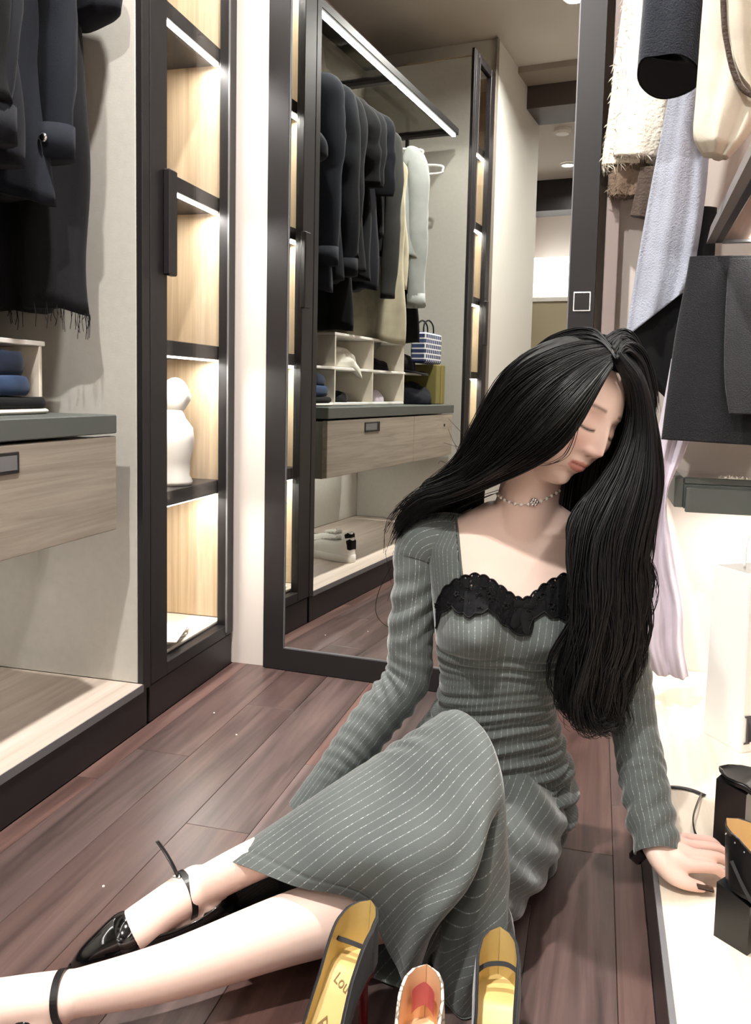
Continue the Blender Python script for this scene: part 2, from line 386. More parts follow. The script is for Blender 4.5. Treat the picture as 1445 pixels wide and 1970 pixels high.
# ------------------------------------------------------------------ glass display cabinets
def glass_cabinet(y0, y1, label, near):
    t = thing('glass_cabinet', label, 'cabinet', (-1.2, (y0+y1)/2, 0))
    xb = -1.31
    box('plinth', xb, XL, y0, y1, 0, .084, M['frame'], t)
    box('base_board', xb, XL-.024, y0+.012, y1-.012, .1205, .128, M['cream'], t)
    box('floor_box', xb, XL-.024, y0+.012, y1-.012, .0845, .120, M['frame'], t)
    box('back_panel', xb-.014, xb, y0, y1, .085, 2.38, M['oakv'], t)
    box('side_panel', xb, XL-.024, y0+.0005, y0+.012, .1285, 2.38, M['oakv'], t)
    box('side_panel', xb, XL-.024, y1-.012, y1, .1285, 2.38, M['oakv'], t)
    for z in (.51, .867, 1.251, 1.627, 2.005):
        sh = box('shelf', xb+.0005, XL-.030, y0+.0125, y1-.0125, z-.036, z, M['frame'], t)
        led_strip(sh, (XL-.044, y0+.02, z-.036), (XL-.044, y1-.02, z-.036), .012, 1.7, 0)
        box('shelf_clip', xb+.001, xb+.016, y1-.09, y1-.065, z-.042, z-.0362, M['chrome'], sh)
    # framed glass door
    d = box('door_frame', XL-.022, XL+.004, y0+.001, y0+.001+.072, .088, 2.40, M['frame'], t)
    box('stile', XL-.022, XL+.004, y1-.046, y1, .088, 2.40, M['greytrim'] if 0 else M['frame'], d)
    box('rail', XL-.022, XL+.004, y0+.0735, y1-.0465, .088, .118, M['frame'], d)
    box('rail', XL-.022, XL+.004, y0+.0735, y1-.0465, 2.36, 2.40, M['frame'], d)
    box('pane', XL-.012, XL-.008, y0+.070, y1-.043, .115, 2.365, M['glass'], d, bev=0)
    box('door_handle', XL+.0045, XL+.022, y0+.052, y0+.088, 1.005, 1.235, M['frame'], d, bev=.003)
    box('bead', XL+.0042, XL+.008, y1-.050, y1-.046, .10, 2.38, M['greytrim'], d, bev=0)
    return t
glass_cabinet(1.642, 2.078, 'tall glass fronted display cabinet with lit oak shelves beside the mirror', 1)
glass_cabinet(-.335, -.002, 'narrow lit glass cabinet beyond the wardrobe, seen edge on in the mirror', 0)
# contents of the near cabinet
def atg(px, py, X=-1.05): return atX(px, py, X)
t = thing('bust_figurine', 'glossy white bust figurine on the lit shelf of the glass cabinet', 'figurine', (-1.03, 1.905, .511))
v, f = lathe([(.001, .511), (.044, .511), (.046, .52), (.038, .535), (.040, .57), (.050, .62), (.046, .655), (.028, .68), (.022, .70)], 24, (-1.03, 1.905, 0)); mesh_obj('torso', v, f, M['white'], t, smooth=True)
a = np.linspace(-1, 1, 13)*math.pi/2
v, f = lathe([(max(.001, .036*math.cos(q)), .735+.046*math.sin(q)) for q in a], 20, (-1.03, 1.908, 0))
v[:, 1] += .012*np.exp(-((v[:, 2]-.73)/.012)**2)*(v[:, 1] > 1.923); mesh_obj('head', v, f, M['white'], t, smooth=True)
for k in range(4):
    v, f = box_vf(-.12, .12, -.085, .085, 0, .004, .001); a = .18*k-.25; v = np.array(v)
    v = np.stack([v[:, 0]*math.cos(a)-v[:, 1]*math.sin(a), v[:, 0]*math.sin(a)+v[:, 1]*math.cos(a), v[:, 2]+.0045*k+.1285], -1)
    v[:, 2] += .012*np.maximum(0, v[:, 0]-.05)**2*40*(k > 1)
    v += V3(-1.115+.008*k, 1.80+.006*k, 0)
    tag(mesh_obj('paper_sheet', v, f, M['white'], at=(-1.115, 1.80, .1285)), ['lowest white paper folder on the cabinet floor', 'second white paper folder from the bottom in the cabinet', 'third white paper folder from the bottom in the cabinet', 'topmost white paper folder on the cabinet floor'][k], 'paper', 'white papers in the glass cabinet')

# ------------------------------------------------------------------ mirror
AM = math.radians(4.3)
MX0, MY0, MW, MH, FW = -.851, 2.075, .836, 2.30, .058
t = thing('mirror', 'tall mirror in a dark brown frame, slightly ajar against the end wall', 'mirror', (MX0, MY0, 0), rotz=-AM)
def mbox(n, x0, x1, z0, z1, y0, y1, m, bev=.0015, parent=None): return box(n, x0, x1, y0, y1, z0, z1, m, parent or t, bev, world=False)
mbox('pane', FW-.004, MW-FW+.004, FW-.004, MH-FW+.004, .000, .004, M['mirror'], 0)
def mitre(x0, x1, z0, z1, kind):
    if kind == 'l': P = [(x0, z0), (x0, z1), (x1, z1-FW), (x1, z0+FW)]
    if kind == 'r': P = [(x1, z0), (x1, z1), (x0, z1-FW), (x0, z0+FW)]
    if kind == 'b': P = [(x0, z0), (x1, z0), (x1-FW, z1), (x0+FW, z1)]
    if kind == 't': P = [(x0, z1), (x1, z1), (x1-FW, z0), (x0+FW, z0)]
    return prism(P, 1, -.006, .012)
for kind, b_ in dict(l=(0, FW, .002, MH), r=(MW-FW, MW, .002, MH), b=(0, MW, .002, FW+.002), t=(0, MW, MH-FW, MH)).items():
    v, f = mitre(*b_, kind); mesh_obj('frame_side', v, f, M['frame'], t, world=False)
for (a, b_, c, d_) in ((FW, MW-FW, FW+.002, FW+.005), (FW, FW+.003, FW, MH-FW), (MW-FW-.003, MW-FW, FW, MH-FW)):
    mbox('silver_bead', a, b_, c, d_, -.003, .0015, M['greytrim'], 0)
mbox('backing', .004, MW-.004, .004, MH-.004, .0121, .016, M['black'], 0)
sw = mbox('switch_plate', MW-.048, MW-.008, .952, .997, -.0085, -.0061, M['chrome'], .002)
mbox('switch_rocker', MW-.045, MW-.011, .955, .994, -.0105, -.0086, M['frame'], .002, sw)
# ================================================================== clothes on the left rail
FB = dict(
    black=fabric('black cotton', srgb(11, 11, 13), sheen=.03), navy=fabric('navy denim', srgb(19, 23, 32), sheen=.04), dknavy=fabric('dark navy cloth', srgb(15, 17, 24), sheen=.04),
    char=fabric('charcoal jersey', srgb(19, 20, 23), sheen=.04), cream=fabric('cream linen', srgb(178, 170, 146)), grey=fabric('pale grey poplin', srgb(158, 162, 160)),
    smoke=fabric('smoke grey chiffon', srgb(52, 52, 50), sheen=.05), frayed=fabric('washed black denim', srgb(15, 15, 18), sheen=.04), blue=fabric('blue denim', srgb(44, 62, 92), sheen=.1),
    jean=fabric('indigo denim', srgb(24, 33, 52), sheen=.08), wool=fabric('dark grey wool', srgb(24, 24, 27), weave=400, bump=.5), wool2=fabric('mid grey wool', srgb(44, 43, 46), weave=400, bump=.5),
    ltgrey=fabric('light grey wool coat', srgb(164, 168, 181), weave=300, bump=.6), ivory=fabric('ivory knit', srgb(208, 201, 184), sheen=.1), lav=fabric('lavender grey linen', srgb(196, 186, 198)),
    coat=fabric('charcoal wool sleeve', srgb(40, 43, 51), weave=300, bump=.6), fur=fabric('cream fur', srgb(240, 232, 216), weave=120, bump=1.0), brownfur=fabric('brown fur', srgb(112, 94, 78), weave=120, bump=1.0),
    tweed=fabric('brown tweed', srgb(78, 66, 58), weave=200, bump=.8), white=fabric('white cloth', srgb(222, 218, 206)), olive=fabric('olive lining', srgb(150, 138, 84)),
)
def ring_loft(P, cap=True):
    P = np.asarray(P); m, n = P.shape[:2]; F = grid_faces(m, n)
    if cap: F += [tuple(range(n-1, -1, -1)), tuple((m-1)*n+j for j in range(n))]
    return P.reshape(-1, 3), F
def hanger(loc, label, parent_group='white clothes hangers', white=True, half=.195):
    t = thing('clothes_hanger', label, 'hanger', loc, parent_group)
    m = M['hang'] if white else M['black']
    a = np.linspace(math.pi*1.0, -.35*math.pi, 14)
    hook = np.array([(0, 0, -.045), (0, 0, -.02)]+[(.0165*math.cos(q), 0, .0022+.0165*math.sin(q)) for q in a])
    v, f = tube(hook, .0022, 6); mesh_obj('hook', v+V3(*loc), f, M['chrome'], t, smooth=True)
    arm = catmull([(-half, 0, -.098), (-half+.012, 0, -.078), (-.08, 0, -.062), (0, 0, -.045), (.08, 0, -.062), (half-.012, 0, -.078), (half, 0, -.098), (half-.025, 0, -.112), (0, 0, -.106), (-half+.025, 0, -.112)], 60, closed=True)
    arm = np.vstack([arm, arm[:1]]); v, f = tube(arm, .0055, 8, cap=False); mesh_obj('arms', v+V3(*loc), f, m, t, smooth=True)
    return t
def garment(name, label, cat, y, fab, L=.62, hw=.205, th=.035, sl=.0, sleeve_r=.062, seed=0, flare=.02, cuff=None, button=False, dx=0, tails=0, fray=False, sleeve_fab=None, group='clothes hanging on the left rail', drop=0, zc=0):
    """garment on a hanger: shoulders span X, hanging at y"""
    z0 = ROD_Z-.058-zc; loc = (ROD_X+dx, y, z0)
    t = thing(name, label, cat, loc, group)
    r = random.Random(seed); n, m = 52, 34
    a = np.arange(n)*2*math.pi/n; P = np.zeros((m, n, 3)); ph = [r.uniform(0, 6.28) for _ in range(6)]
    for i in range(m):
        s = i/(m-1); zz = -L*s**1.15
        w = .065+(hw-.065)*ss(0, .10, -zz) if -zz < .10 else hw+flare*((-zz-.1)/max(L-.1, .01))
        tk = .012+(th-.012)*ss(.0, .25, -zz)
        ca, sa = np.cos(a), np.sin(a)
        x = w*np.sign(ca)*np.abs(ca)**.75; yy = tk*np.sign(sa)*np.abs(sa)**.8
        amp = .016*ss(.03, .5*L, -zz)
        fold = amp*(np.sin(x*38+ph[0]+zz*2.1)+.6*np.sin(x*71+ph[1]-zz*3)+.5*np.sin(zz*17+x*9+ph[2])*.6)
        sag = -.035*np.abs(x/hw)**2*ss(0, .1, -zz)*(1 if -zz < .12 else 1)
        tl = -tails*np.maximum(0, np.sin(x*22+ph[3]))**3*s**4
        P[i, :, 0] = x+.006*np.sin(zz*14+ph[4]); P[i, :, 1] = yy+fold; P[i, :, 2] = zz+sag*(1-.6*s)+tl+.008*np.sin(x*30+ph[5])*s
    v, f = ring_loft(P); mesh_obj('body', v+V3(*loc), f, FB[fab], t, smooth=True)
    if sl:
        for sg in (1, -1):
            sx = sg*(hw-.012); bend = r.uniform(-.02, .02)
            path = catmull([(sx-sg*.05, 0, -.045), (sx+sg*.012, .004, -.085), (sx+sg*.022, .012+bend, -.085-sl*.45), (sx+sg*(.012), .004+bend*2, -.085-sl)], 26)
            rr = np.linspace(sleeve_r, sleeve_r*.80, 26)*(1+.05*np.sin(np.linspace(0, 22, 26)+seed)); rr[0] *= .6; rr[1] *= .85
            v, f = tube(path, rr, 24, flat=.50, up=(1, 0, 0)); v = v+(.006*wob(v*1.0, 26, seed)+.004*wob(v*1.0, 70, seed+1))[:, None]*V3(1, .6, 0)
            so = mesh_obj('sleeve', v+V3(*loc), f, FB[sleeve_fab or fab], t, smooth=True)
            e = path[-1]
            if cuff:
                v, f = tube([e+V3(0, 0, .055), e+V3(0, 0, -.006)], sleeve_r*.84, 18, flat=.66, up=(1, 0, 0)); mesh_obj('cuff', v+V3(*loc), f, FB[cuff], so, smooth=True)
            if button and sg > 0:
                c = e+V3(.3*sleeve_r, -sleeve_r*.62, .024)
                v, f = lathe([(.0005, -.003), (.0085, -.002), (.009, .001), (.005, .003), (.0005, .0025)], 16); v = np.stack([v[:, 0], -v[:, 2], v[:, 1]], -1)
                mesh_obj('button', v+c+V3(*loc), f, M['chrome'], so, smooth=True)
    if fray:
        parts = []
        for k in range(90):
            j = r.randrange(n); p = P[-1, j]; q = p+V3(r.uniform(-.006, .006), r.uniform(-.006, .006), -r.uniform(.012, .05))
            parts.append(tube([p+V3(0, 0, .004), (p+q)/2+V3(r.uniform(-.004, .004), 0, 0), q], .0007, 3))
        v, f = merge(parts); tag(mesh_obj('frayed_threads', v+V3(*loc), f, FB[fab], t), kind='stuff')
    return t
G = garment
G('denim_skirt', 'long washed black denim skirt with a frayed hem nearest the glass cabinet', 'skirt', 1.505, 'frayed', L=.90, hw=.195, th=.05, seed=1, fray=True, flare=.03, drop=0)
G('denim_jacket', 'navy denim jacket with a metal cuff button beside the frayed skirt', 'jacket', 1.395, 'navy', L=.70, th=.05, sl=.545, sleeve_r=.066, cuff='navy', button=True, seed=2)
G('work_jacket', 'dark navy jacket with plain long sleeves on the left rail', 'jacket', 1.285, 'dknavy', L=.66, th=.05, sl=.56, sleeve_r=.064, cuff='dknavy', seed=3)
G('long_cardigan', 'black long cardigan behind the dark navy jacket', 'cardigan', 1.20, 'black', L=.83, th=.03, sl=.50, seed=4)
G('short_sleeve_shirt', 'black short sleeved shirt, first of the row in the mirror', 'shirt', 1.125, 'black', L=.60, sl=.20, sleeve_r=.075, seed=5)
G('short_sleeve_shirt', 'charcoal short sleeved shirt between two black ones', 'shirt', 1.055, 'char', L=.62, sl=.21, sleeve_r=.075, seed=6)
G('short_sleeve_shirt', 'black short sleeved shirt with the wide sleeve beside the white hanger', 'shirt', .985, 'dknavy', L=.66, sl=.22, sleeve_r=.078, seed=7)
G('cropped_top', 'black cropped top on the first white hanger', 'top', .885, 'black', L=.44, hw=.17, sl=.0, seed=8, dx=.02)
G('chiffon_blouse', 'black blouse with sheer smoke grey sleeves', 'blouse', .80, 'black', L=.50, sl=.60, sleeve_r=.042, sleeve_fab='smoke', seed=9)
G('linen_blouse', 'cream linen blouse with long pointed tie ends', 'blouse', .70, 'cream', L=.84, th=.03, hw=.20, tails=.20, seed=10, flare=.03)
G('linen_cardigan', 'cream linen cardigan with open front beside the grey shirt', 'cardigan', .635, 'cream', L=.62, th=.03, hw=.20, tails=.12, seed=14, sl=.0)
G('long_sleeve_shirt', 'pale grey long sleeved shirt, lightest on the rail', 'shirt', .535, 'grey', L=.46, th=.03, sl=.60, sleeve_r=.050, cuff='grey', seed=11)
G('black_dress', 'long black dress hanging last before the empty hanger', 'dress', .43, 'black', L=.83, hw=.175, th=.03, seed=12, sl=0)
for y, lab, wh in ((.905, 'white rounded hanger between the black shirts', True), (.265, 'empty white hanger at the end of the rail', True), (.535, 'white hanger inside the pale grey shirt', True), (1.125, 'hanger inside the first black shirt', False)):
    hanger((ROD_X+.010, y, ROD_Z+.0), lab, white=wh, half=.215 if wh else .19)
# folded dark puffer hood sticking out above the jackets
pr = [atY(140, -60, 1.50), atY(215, -40, 1.50), atY(222, 20, 1.50), atY(205, 62, 1.50), atY(150, 40, 1.50)]
t = thing('hooded_parka', 'dark grey hooded parka bulging out at the top of the rail', 'jacket', (ROD_X, 1.555, 1.8), 'clothes hanging on the left rail')
pth = catmull([(-1.36, 1.55, 1.60), (-1.2, 1.552, 1.57), (-1.08, 1.55, 1.55), (-1.03, 1.548, 1.52), (-1.015, 1.545, 1.48)], 30)
v, f = tube(pth, np.interp(np.linspace(0, 1, 30), [0, .3, .7, .9, 1], [.06, .085, .08, .07, .035]), 24, flat=.5, up=(0, 0, 1)); v += .010*wob(v, 30, 5)[:, None]*V3(1, .3, 1)
mesh_obj('hood', v, f, FB['dknavy'], t, smooth=True)
v, f = tube(catmull([(-1.22, 1.555, 1.815), (-1.2, 1.555, 1.6), (-1.2, 1.555, 1.3), (-1.21, 1.555, 1.02)], 24), np.linspace(.10, .13, 24), 30, flat=.32, up=(1, 0, 0)); v += .006*wob(v, 25, 6)[:, None]
mesh_obj('body', v, f, FB['char'], t, smooth=True)

# ------------------------------------------------------------------ folded and loose things on the counter
def folded(name, label, cat, x0, x1, y0, y1, z0, h, fab, seed=0, group=None):
    n, m = 40, 9; a = np.arange(n)*2*math.pi/n; P = []
    for i in range(m):
        s = i/(m-1); k = math.sin(math.pi*(.08+.84*s))**.45
        ca, sa = np.cos(a), np.sin(a)
        x = (x0+x1)/2+(x1-x0)/2*np.sign(ca)*np.abs(ca)**.45*(.9+.1*k); y = (y0+y1)/2+(y1-y0)/2*np.sign(sa)*np.abs(sa)**.45*(.9+.1*k)
        p = np.stack([x, y, np.full(n, z0+h*s)], -1); P.append(p)
    P = np.array(P); w_ = wob(P, 28, seed); P[..., 2] += .22*h*w_*np.linspace(0, 1, m)[:, None]; P[..., 0] += .004*wob(P, 45, seed+1); P[..., 1] += .004*wob(P, 45, seed+2)
    P[..., 2] = np.maximum(P[..., 2], z0)
    v, f = ring_loft(P); o = mesh_obj(name, v, f, FB[fab], at=((x0+x1)/2, (y0+y1)/2, z0), smooth=True)
    return tag(o, label, cat, group)
GJ = 'folded jeans on the counter'
folded('folded_jeans', 'black folded jeans at the bottom of the pile on the counter', 'jeans', -1.30, -1.055, 1.235, 1.470, .7105, .022, 'black', 1, GJ)
folded('folded_jeans', 'mid blue folded jeans in the middle of the pile', 'jeans', -1.32, -1.075, 1.225, 1.448, .7345, .036, 'blue', 2, GJ)
folded('folded_jeans', 'dark indigo folded jeans on top of the pile', 'jeans', -1.33, -1.085, 1.235, 1.440, .772, .044, 'jean', 3, GJ)
folded('paper_tray', 'thin white tray under the pile of jeans', 'tray', -1.33, -1.05, 1.225, 1.478, .6995, .0095, 'white', 4)
def crumple(name, label, cat, c, rx, ry, h, fab, seed, group='loose clothes in the pigeonholes', tail=None):
    n, m = 56, 22; a = np.arange(n)*2*math.pi/n; P = []
    for i in range(m):
        q = i/(m-1)*math.pi/2; k = math.cos(q)**.7 if i < m-1 else .001
        P.append(np.stack([c[0]+rx*k*np.cos(a), c[1]+ry*k*np.sin(a), np.full(n, c[2]+h*math.sin(q))], -1))
    P = np.array(P); d = wob(P, 55, seed, 4)
    dirn = norm(P-V3(*c)); P = P+dirn*(d*.28*h)[..., None]*np.minimum(1, np.linspace(.3, 1.6, m))[:, None, None]
    if tail is not None:
        wgt = np.exp(-((P[..., 1]-tail[1])/.03)**2)*ss(.2*rx, rx, P[..., 0]-c[0]); P[..., 0] += wgt*tail[0]; P[..., 2] -= wgt*tail[2]
    else: P[..., 2] = np.maximum(P[..., 2], c[2])
    v, f = ring_loft(P); return tag(mesh_obj(name, v, f, FB[fab], at=c, smooth=True), label, cat, group)
crumple('crumpled_shirt', 'crumpled off white shirt spilling over the pigeonhole shelf', 'shirt', (-1.20, .98, .8455), .09, .085, .085, 'white', 11, tail=(.035, .93, .05))
crumple('crumpled_scarf', 'pale lilac scarf bundled in the lower pigeonhole', 'scarf', (-1.21, .62, .7105), .075, .07, .05, 'lav', 12)
crumple('crumpled_trousers', 'navy trousers heaped on the end of the counter', 'trousers', (-1.14, .315, .7), .12, .095, .095, 'dknavy', 13)
crumple('rolled_socks', 'black bundle of socks in the first pigeonhole', 'socks', (-1.20, 1.02, .7105), .08, .06, .045, 'black', 15)
crumple('black_scarf', 'black glossy scarf on the upper pigeonhole shelf', 'scarf', (-1.21, .60, .8455), .085, .10, .05, 'black', 16)
# flat cap
t = thing('flat_cap', 'dark flat cap resting on the end of the pigeonhole shelf', 'cap', (-1.20, .33, .8455))
v, f = lathe([(.001, 0), (.095, 0), (.10, .012), (.098, .045), (.08, .075), (.04, .09), (.001, .092)], 30); v += .005*wob(v, 40, 9)[:, None]; v[:, 2] = np.maximum(v[:, 2], 0)
mesh_obj('crown', v+V3(-1.20, .33, .8455), f, FB['char'], t, smooth=True)
a = np.linspace(-1.0, 1.0, 20); outer = np.stack([.165*np.cos(a), .165*np.sin(a)*.75], -1); inner = np.stack([.09*np.cos(a[::-1]), .09*np.sin(a[::-1])], -1)
v, f = prism([tuple(p) for p in np.vstack([outer, inner])], 2, .004, .010); v[:, 2] -= .018*ss(.1, .17, v[:, 0])
mesh_obj('visor', v+V3(-1.20, .33, .8465), f, FB['char'], t)
# woven pattern pouch hanging at the wardrobe end
_m, _nt, _b = new_mat('blue white woven pattern'); tc = N(_nt, 'ShaderNodeTexCoord'); mp = N(_nt, 'ShaderNodeMapping'); mp.inputs['Scale'].default_value = (1, 34, 30)
_nt.links.new(tc.outputs['Object'], mp.inputs['Vector']); vo = N(_nt, 'ShaderNodeTexBrick', i_Scale=1.0); vo.offset = .5
vo.inputs['Color1'].default_value = srgb(36, 48, 84); vo.inputs['Color2'].default_value = srgb(60, 74, 112); vo.inputs['Mortar'].default_value = srgb(214, 214, 214); vo.inputs['Mortar Size'].default_value = .1
vo.inputs['Brick Width'].default_value = .9; vo.inputs['Row Height'].default_value = .7
sp = N(_nt, 'ShaderNodeSeparateXYZ'); cmb = N(_nt, 'ShaderNodeCombineXYZ'); _nt.links.new(mp.outputs[0], sp.inputs[0]); _nt.links.new(sp.outputs['Y'], cmb.inputs['X']); _nt.links.new(sp.outputs['Z'], cmb.inputs['Y']); _nt.links.new(cmb.outputs[0], vo.inputs['Vector'])
_nt.links.new(vo.outputs['Color'], _b.inputs['Base Color']); _b.inputs['Roughness'].default_value = .8
t = thing('tote_bag', 'navy and white geometric patterned tote standing on a box', 'bag', (-1.08, .30, .865))
v, f = box_vf(-1.12, -1.045, .115, .345, .892, 1.035, .008); v = np.array(v); v[:, 0] += .004*np.sin(v[:, 1]*60)
mesh_obj('body', v, f, _m, t); 
for s in (-.05, .05):
    v, f = tube(catmull([(-1.085+s*.3, .16, 1.03), (-1.085+s*.3, .17, 1.075), (-1.085+s*.3, .23, 1.095), (-1.085+s*.3, .29, 1.075), (-1.085+s*.3, .30, 1.03)], 20), .004, 6); mesh_obj('strap', v, f, FB['dknavy'], t, smooth=True)
t = thing('storage_box', 'olive storage box with a brass edge under the patterned tote', 'box', (-1.12, .22, .70))
box('body', -1.20, -1.03, .085, .212, .7, .888, mat('olive card', srgb(120, 112, 62), .6), t, bev=.003)
box('brass_edge', -1.0298, -1.026, .145, .155, .702, .886, mat('brass', srgb(200, 176, 110), .3, metal=.8), t, bev=0)
# white sneakers on the base board
def sneaker(name, label, cx, cy, rot, seed):
    loc = (cx, cy, .100); t = thing(name, label, 'shoe', loc, 'white platform sneakers in the wardrobe', rotz=rot)
    n = 44; u = np.linspace(0, 2*math.pi, n, endpoint=False)
    def outline(s, grow=0):
        y = -.125*np.cos(u); wd = .040+.006*np.cos(u*1+2.2)*0+.008*(y < -.02)*1.0
        return np.stack([(wd+grow)*np.sign(np.sin(u))*np.abs(np.sin(u))**.7*s, y*(1+grow*6)*(.97+.03*s)], -1)
    P = [np.column_stack([outline(1.0, g), np.full(n, z)]) for z, g in ((0, 0), (.004, .003), (.028, .003), (.031, 0))]
    v, f = ring_loft(np.array(P)); mesh_obj('sole', v, f, M['white'], t, smooth=True, world=False)
    P = []
    for s, z in ((1, .031), (1, .042), (.94, .058), (.82, .070), (.68, .076)):
        o = outline(s); hz = np.full(n, z); toe = ss(.0, -.11, o[:, 1]); hz = .031+(hz-.031)*(1-.45*toe)+(z-.031)*.45*ss(.05, .12, o[:, 1]); P.append(np.column_stack([o, hz]))
    v, f = ring_loft(np.array(P), cap=False); mesh_obj('upper', v, f, mat('white canvas', srgb(240, 238, 232), .6) if 'white canvas' not in bpy.data.materials else bpy.data.materials['white canvas'], t, smooth=True, world=False)
    v, f = box_vf(-.022, .022, .098, .1260, .045, .092, .008); mesh_obj('heel_tab', v, f, FB['black'], t, world=False)
    v, f = box_vf(-.018, .018, -.03, .05, .066, .084, .006); v = np.array(v); v[:, 2] += .5*(v[:, 1]+.03)*.3; mesh_obj('tongue', v, f, M['white'], t, world=False)
    for k in range(4):
        v, f = tube([(-.024, -.035+k*.02, .066+.005*k), (0, -.035+k*.02, .080+.005*k), (.024, -.035+k*.02, .066+.005*k)], .0026, 6); mesh_obj('lace', v, f, M['white'], t, world=False)
sneaker('sneaker', 'white platform sneaker with black heel tab, nearer of the pair', -1.14, 1.10, math.radians(-72), 1)
sneaker('sneaker', 'white platform sneaker with black heel tab, rear of the pair', -1.20, .965, math.radians(-66), 2)

# ================================================================== right closet
t = thing('shoe_bench', 'low pale ash shoe bench with a dark plinth along the right', 'bench', (.4, 1.0, 0))
box('plinth', XB, XR-.002, -1.2, YB-.002, 0, .0985, M['frame'], t)
box('edge_trim', XB-.0005, XB+.0065, -1.2, YB-.002, .0987, .1048, M['greytrim'], t, bev=0)
for k in range(3): box('board', XB+.0067+k*.225, XB+.0067+(k+1)*.225-.0006, -1.2, YB-.002, .0986, .105, M['bench'], t, bev=.0006)
# lit shelf with rail
SA = math.radians(-2.0)
sl_ = thing('hanging_shelf', 'dark framed shelf with a wood underside and light strip, upper right', 'shelf', (.200, 1.85, 1.073), rotz=SA)
def sbox(n, x0, x1, y0, y1, z0, z1, m, bev=.001, p=None): return box(n, x0, x1, y0, y1, z0, z1, m, p or sl_, bev, world=False)
v, f = prism([(0, .0), (.016, -.0), (.016, .03), (.006, .034)], 1, -1.5, 0); mesh_obj('front_rail', v, f, mat('brushed grey rail', srgb(124, 118, 116), .4, metal=.2), sl_, world=False)
sbox('front_lip', .0162, .030, -1.5, 0, .0, .03, M['frame'])
sbox('board', .0302, .52, -1.5, -.004, .006, .028, wood('pinkish oak underside', srgb(150, 124, 112), srgb(180, 152, 138), (26, 1.4, 20), .5))
sbox('end_rail', .0305, .52, -.0038, .010, .0, .03, M['greytrim'])
o = sbox('led_strip', .082, .092, -1.5, -.006, .0015, .0055, M['led'], 0)
L_ = area_light('led_glow', (.25, 1.10, 1.068), .012, 2.8, (1, .97, .93), size_y=1.4); L_.rotation_euler = (0, 0, SA)
for y in (-.02, -1.4): sbox('bracket', .50, .52, y-.02, y, -.02, .0, M['frame'])
for y in (.15, -.7, -1.35): pass
t = thing('trouser_rail', 'slim dark rail for trousers beneath the hanging shelf', 'rail', (.33, 1.2, 1.03))
v, f = tube([(.345, 1.83, 1.035), (.29, .45, 1.035)], .009, 10); mesh_obj('bar', v, f, M['frame'], t, smooth=True)
for y_, x_ in ((1.80, .343), (.5, .292)): box('bracket', x_-.006, x_+.006, y_-.006, y_+.006, 1.04, 1.0725, M['frame'], t)
t = thing('upper_rail', 'clothes rail high in the right closet', 'rail', (.32, 1.6, 1.93))
v, f = tube([(.33, .9, 1.93), (.33, 2.083, 1.93)], .0125, 12); mesh_obj('bar', v, f, M['frame'], t, smooth=True)
# glass topped tray
TZ0, TZ1, TY, TX = .520, .590, 1.87, .170
t = thing('display_tray', 'grey green drawer tray with a glass top below the trousers', 'drawer', (.45, 1.97, TZ0))
box('side', TX-.004, TX+.014, TY-.0, YB-.004, TZ0+.006, TZ1, M['counter'], t)
box('front_panel', TX+.0145, XR-.01, TY-.0, TY+.012, TZ0+.004, TZ1-.014, M['counter'], t)
box('front_lip', TX+.0145, XR-.01, TY+.001, TY+.016, TZ1-.0135, TZ1, M['counter'], t)
box('drawer_front', TX+.018, XR-.012, TY-.014, TY-.0002, TZ0-.002, TZ1-.020, M['counter'], t)
box('bottom', TX+.0145, XR-.01, TY+.0125, YB-.004, TZ0+.006, TZ0+.016, M['inner'], t)
box('glass_top', TX+.0145, XR-.01, TY+.0165, YB-.006, TZ1-.007, TZ1-.001, M['glass'], t, bev=0)
led_strip(t, (TX+.06, TY+.06, TZ0+.0055), (XR-.06, TY+.06, TZ0+.0055), .014, 1.7, 0)
def fur_strands(parts_v, count, ln, seed, r=.0009):
    rr = np.random.default_rng(seed); V, F = parts_v; F4 = [q for q in F if len(q) == 4]; tri = []; faces = []
    ids = rr.integers(0, len(F4), count); V = np.asarray(V)
    for k, i in enumerate(ids):
        q = V[list(F4[i])]; w = rr.dirichlet([1, 1, 1, 1]); p = w@q; nrm = np.cross(q[2]-q[0], q[3]-q[1]); nrm /= np.linalg.norm(nrm)+1e-9
        d = norm(nrm+rr.normal(size=3)*.55+V3(0, 0, -.35)); sd = norm(np.cross(d, rr.normal(size=3)))*r
        l = ln*rr.uniform(.6, 1.2); b0 = len(tri); tri += [p-sd, p+sd, p+d*l*.6+sd*.6+V3(0, 0, -.1*l), p+d*l+V3(0, 0, -.35*l)]
        faces += [(b0, b0+1, b0+2), (b0, b0+2, b0+3)]
    return np.array(tri), faces
# fur piece and cloth inside the tray
def blob(c, rx, ry, rz, seed, n=40, m=20, amp=.2):
    a = np.arange(n)*2*math.pi/n; P = []
    for i in range(m):
        q = (i/(m-1)-.5)*math.pi*.998; P.append(np.stack([c[0]+rx*math.cos(q)*np.cos(a), c[1]+ry*math.cos(q)*np.sin(a), np.full(n, c[2]+rz*math.sin(q))], -1))
    P = np.array(P); P += norm(P-V3(*c))*(wob(P, 50, seed)*amp*min(rx, ry, rz))[..., None]; return ring_loft(P)
for k, (c, rx, fb, lab, cat) in enumerate((((.30, 1.985, .563), .075, 'ivory', 'cream fur collar folded inside the glass tray', 'collar'), ((.50, 1.985, .563), .09, 'black', 'black glove bundle inside the glass tray', 'gloves'))):
    v, f = blob(c, rx, .06, .018, 30+k, amp=.25); t = thing('fur_collar' if k == 0 else 'glove_bundle', lab, cat, (c[0], c[1], .536))
    mesh_obj('pelt', v, f, FB[fb], t, smooth=True)
    if k == 0:
        sv, sf = fur_strands((v, f), 500, .012, 3); tag(mesh_obj('fur_fibres', sv, sf, FB['fur'], t), kind='stuff')

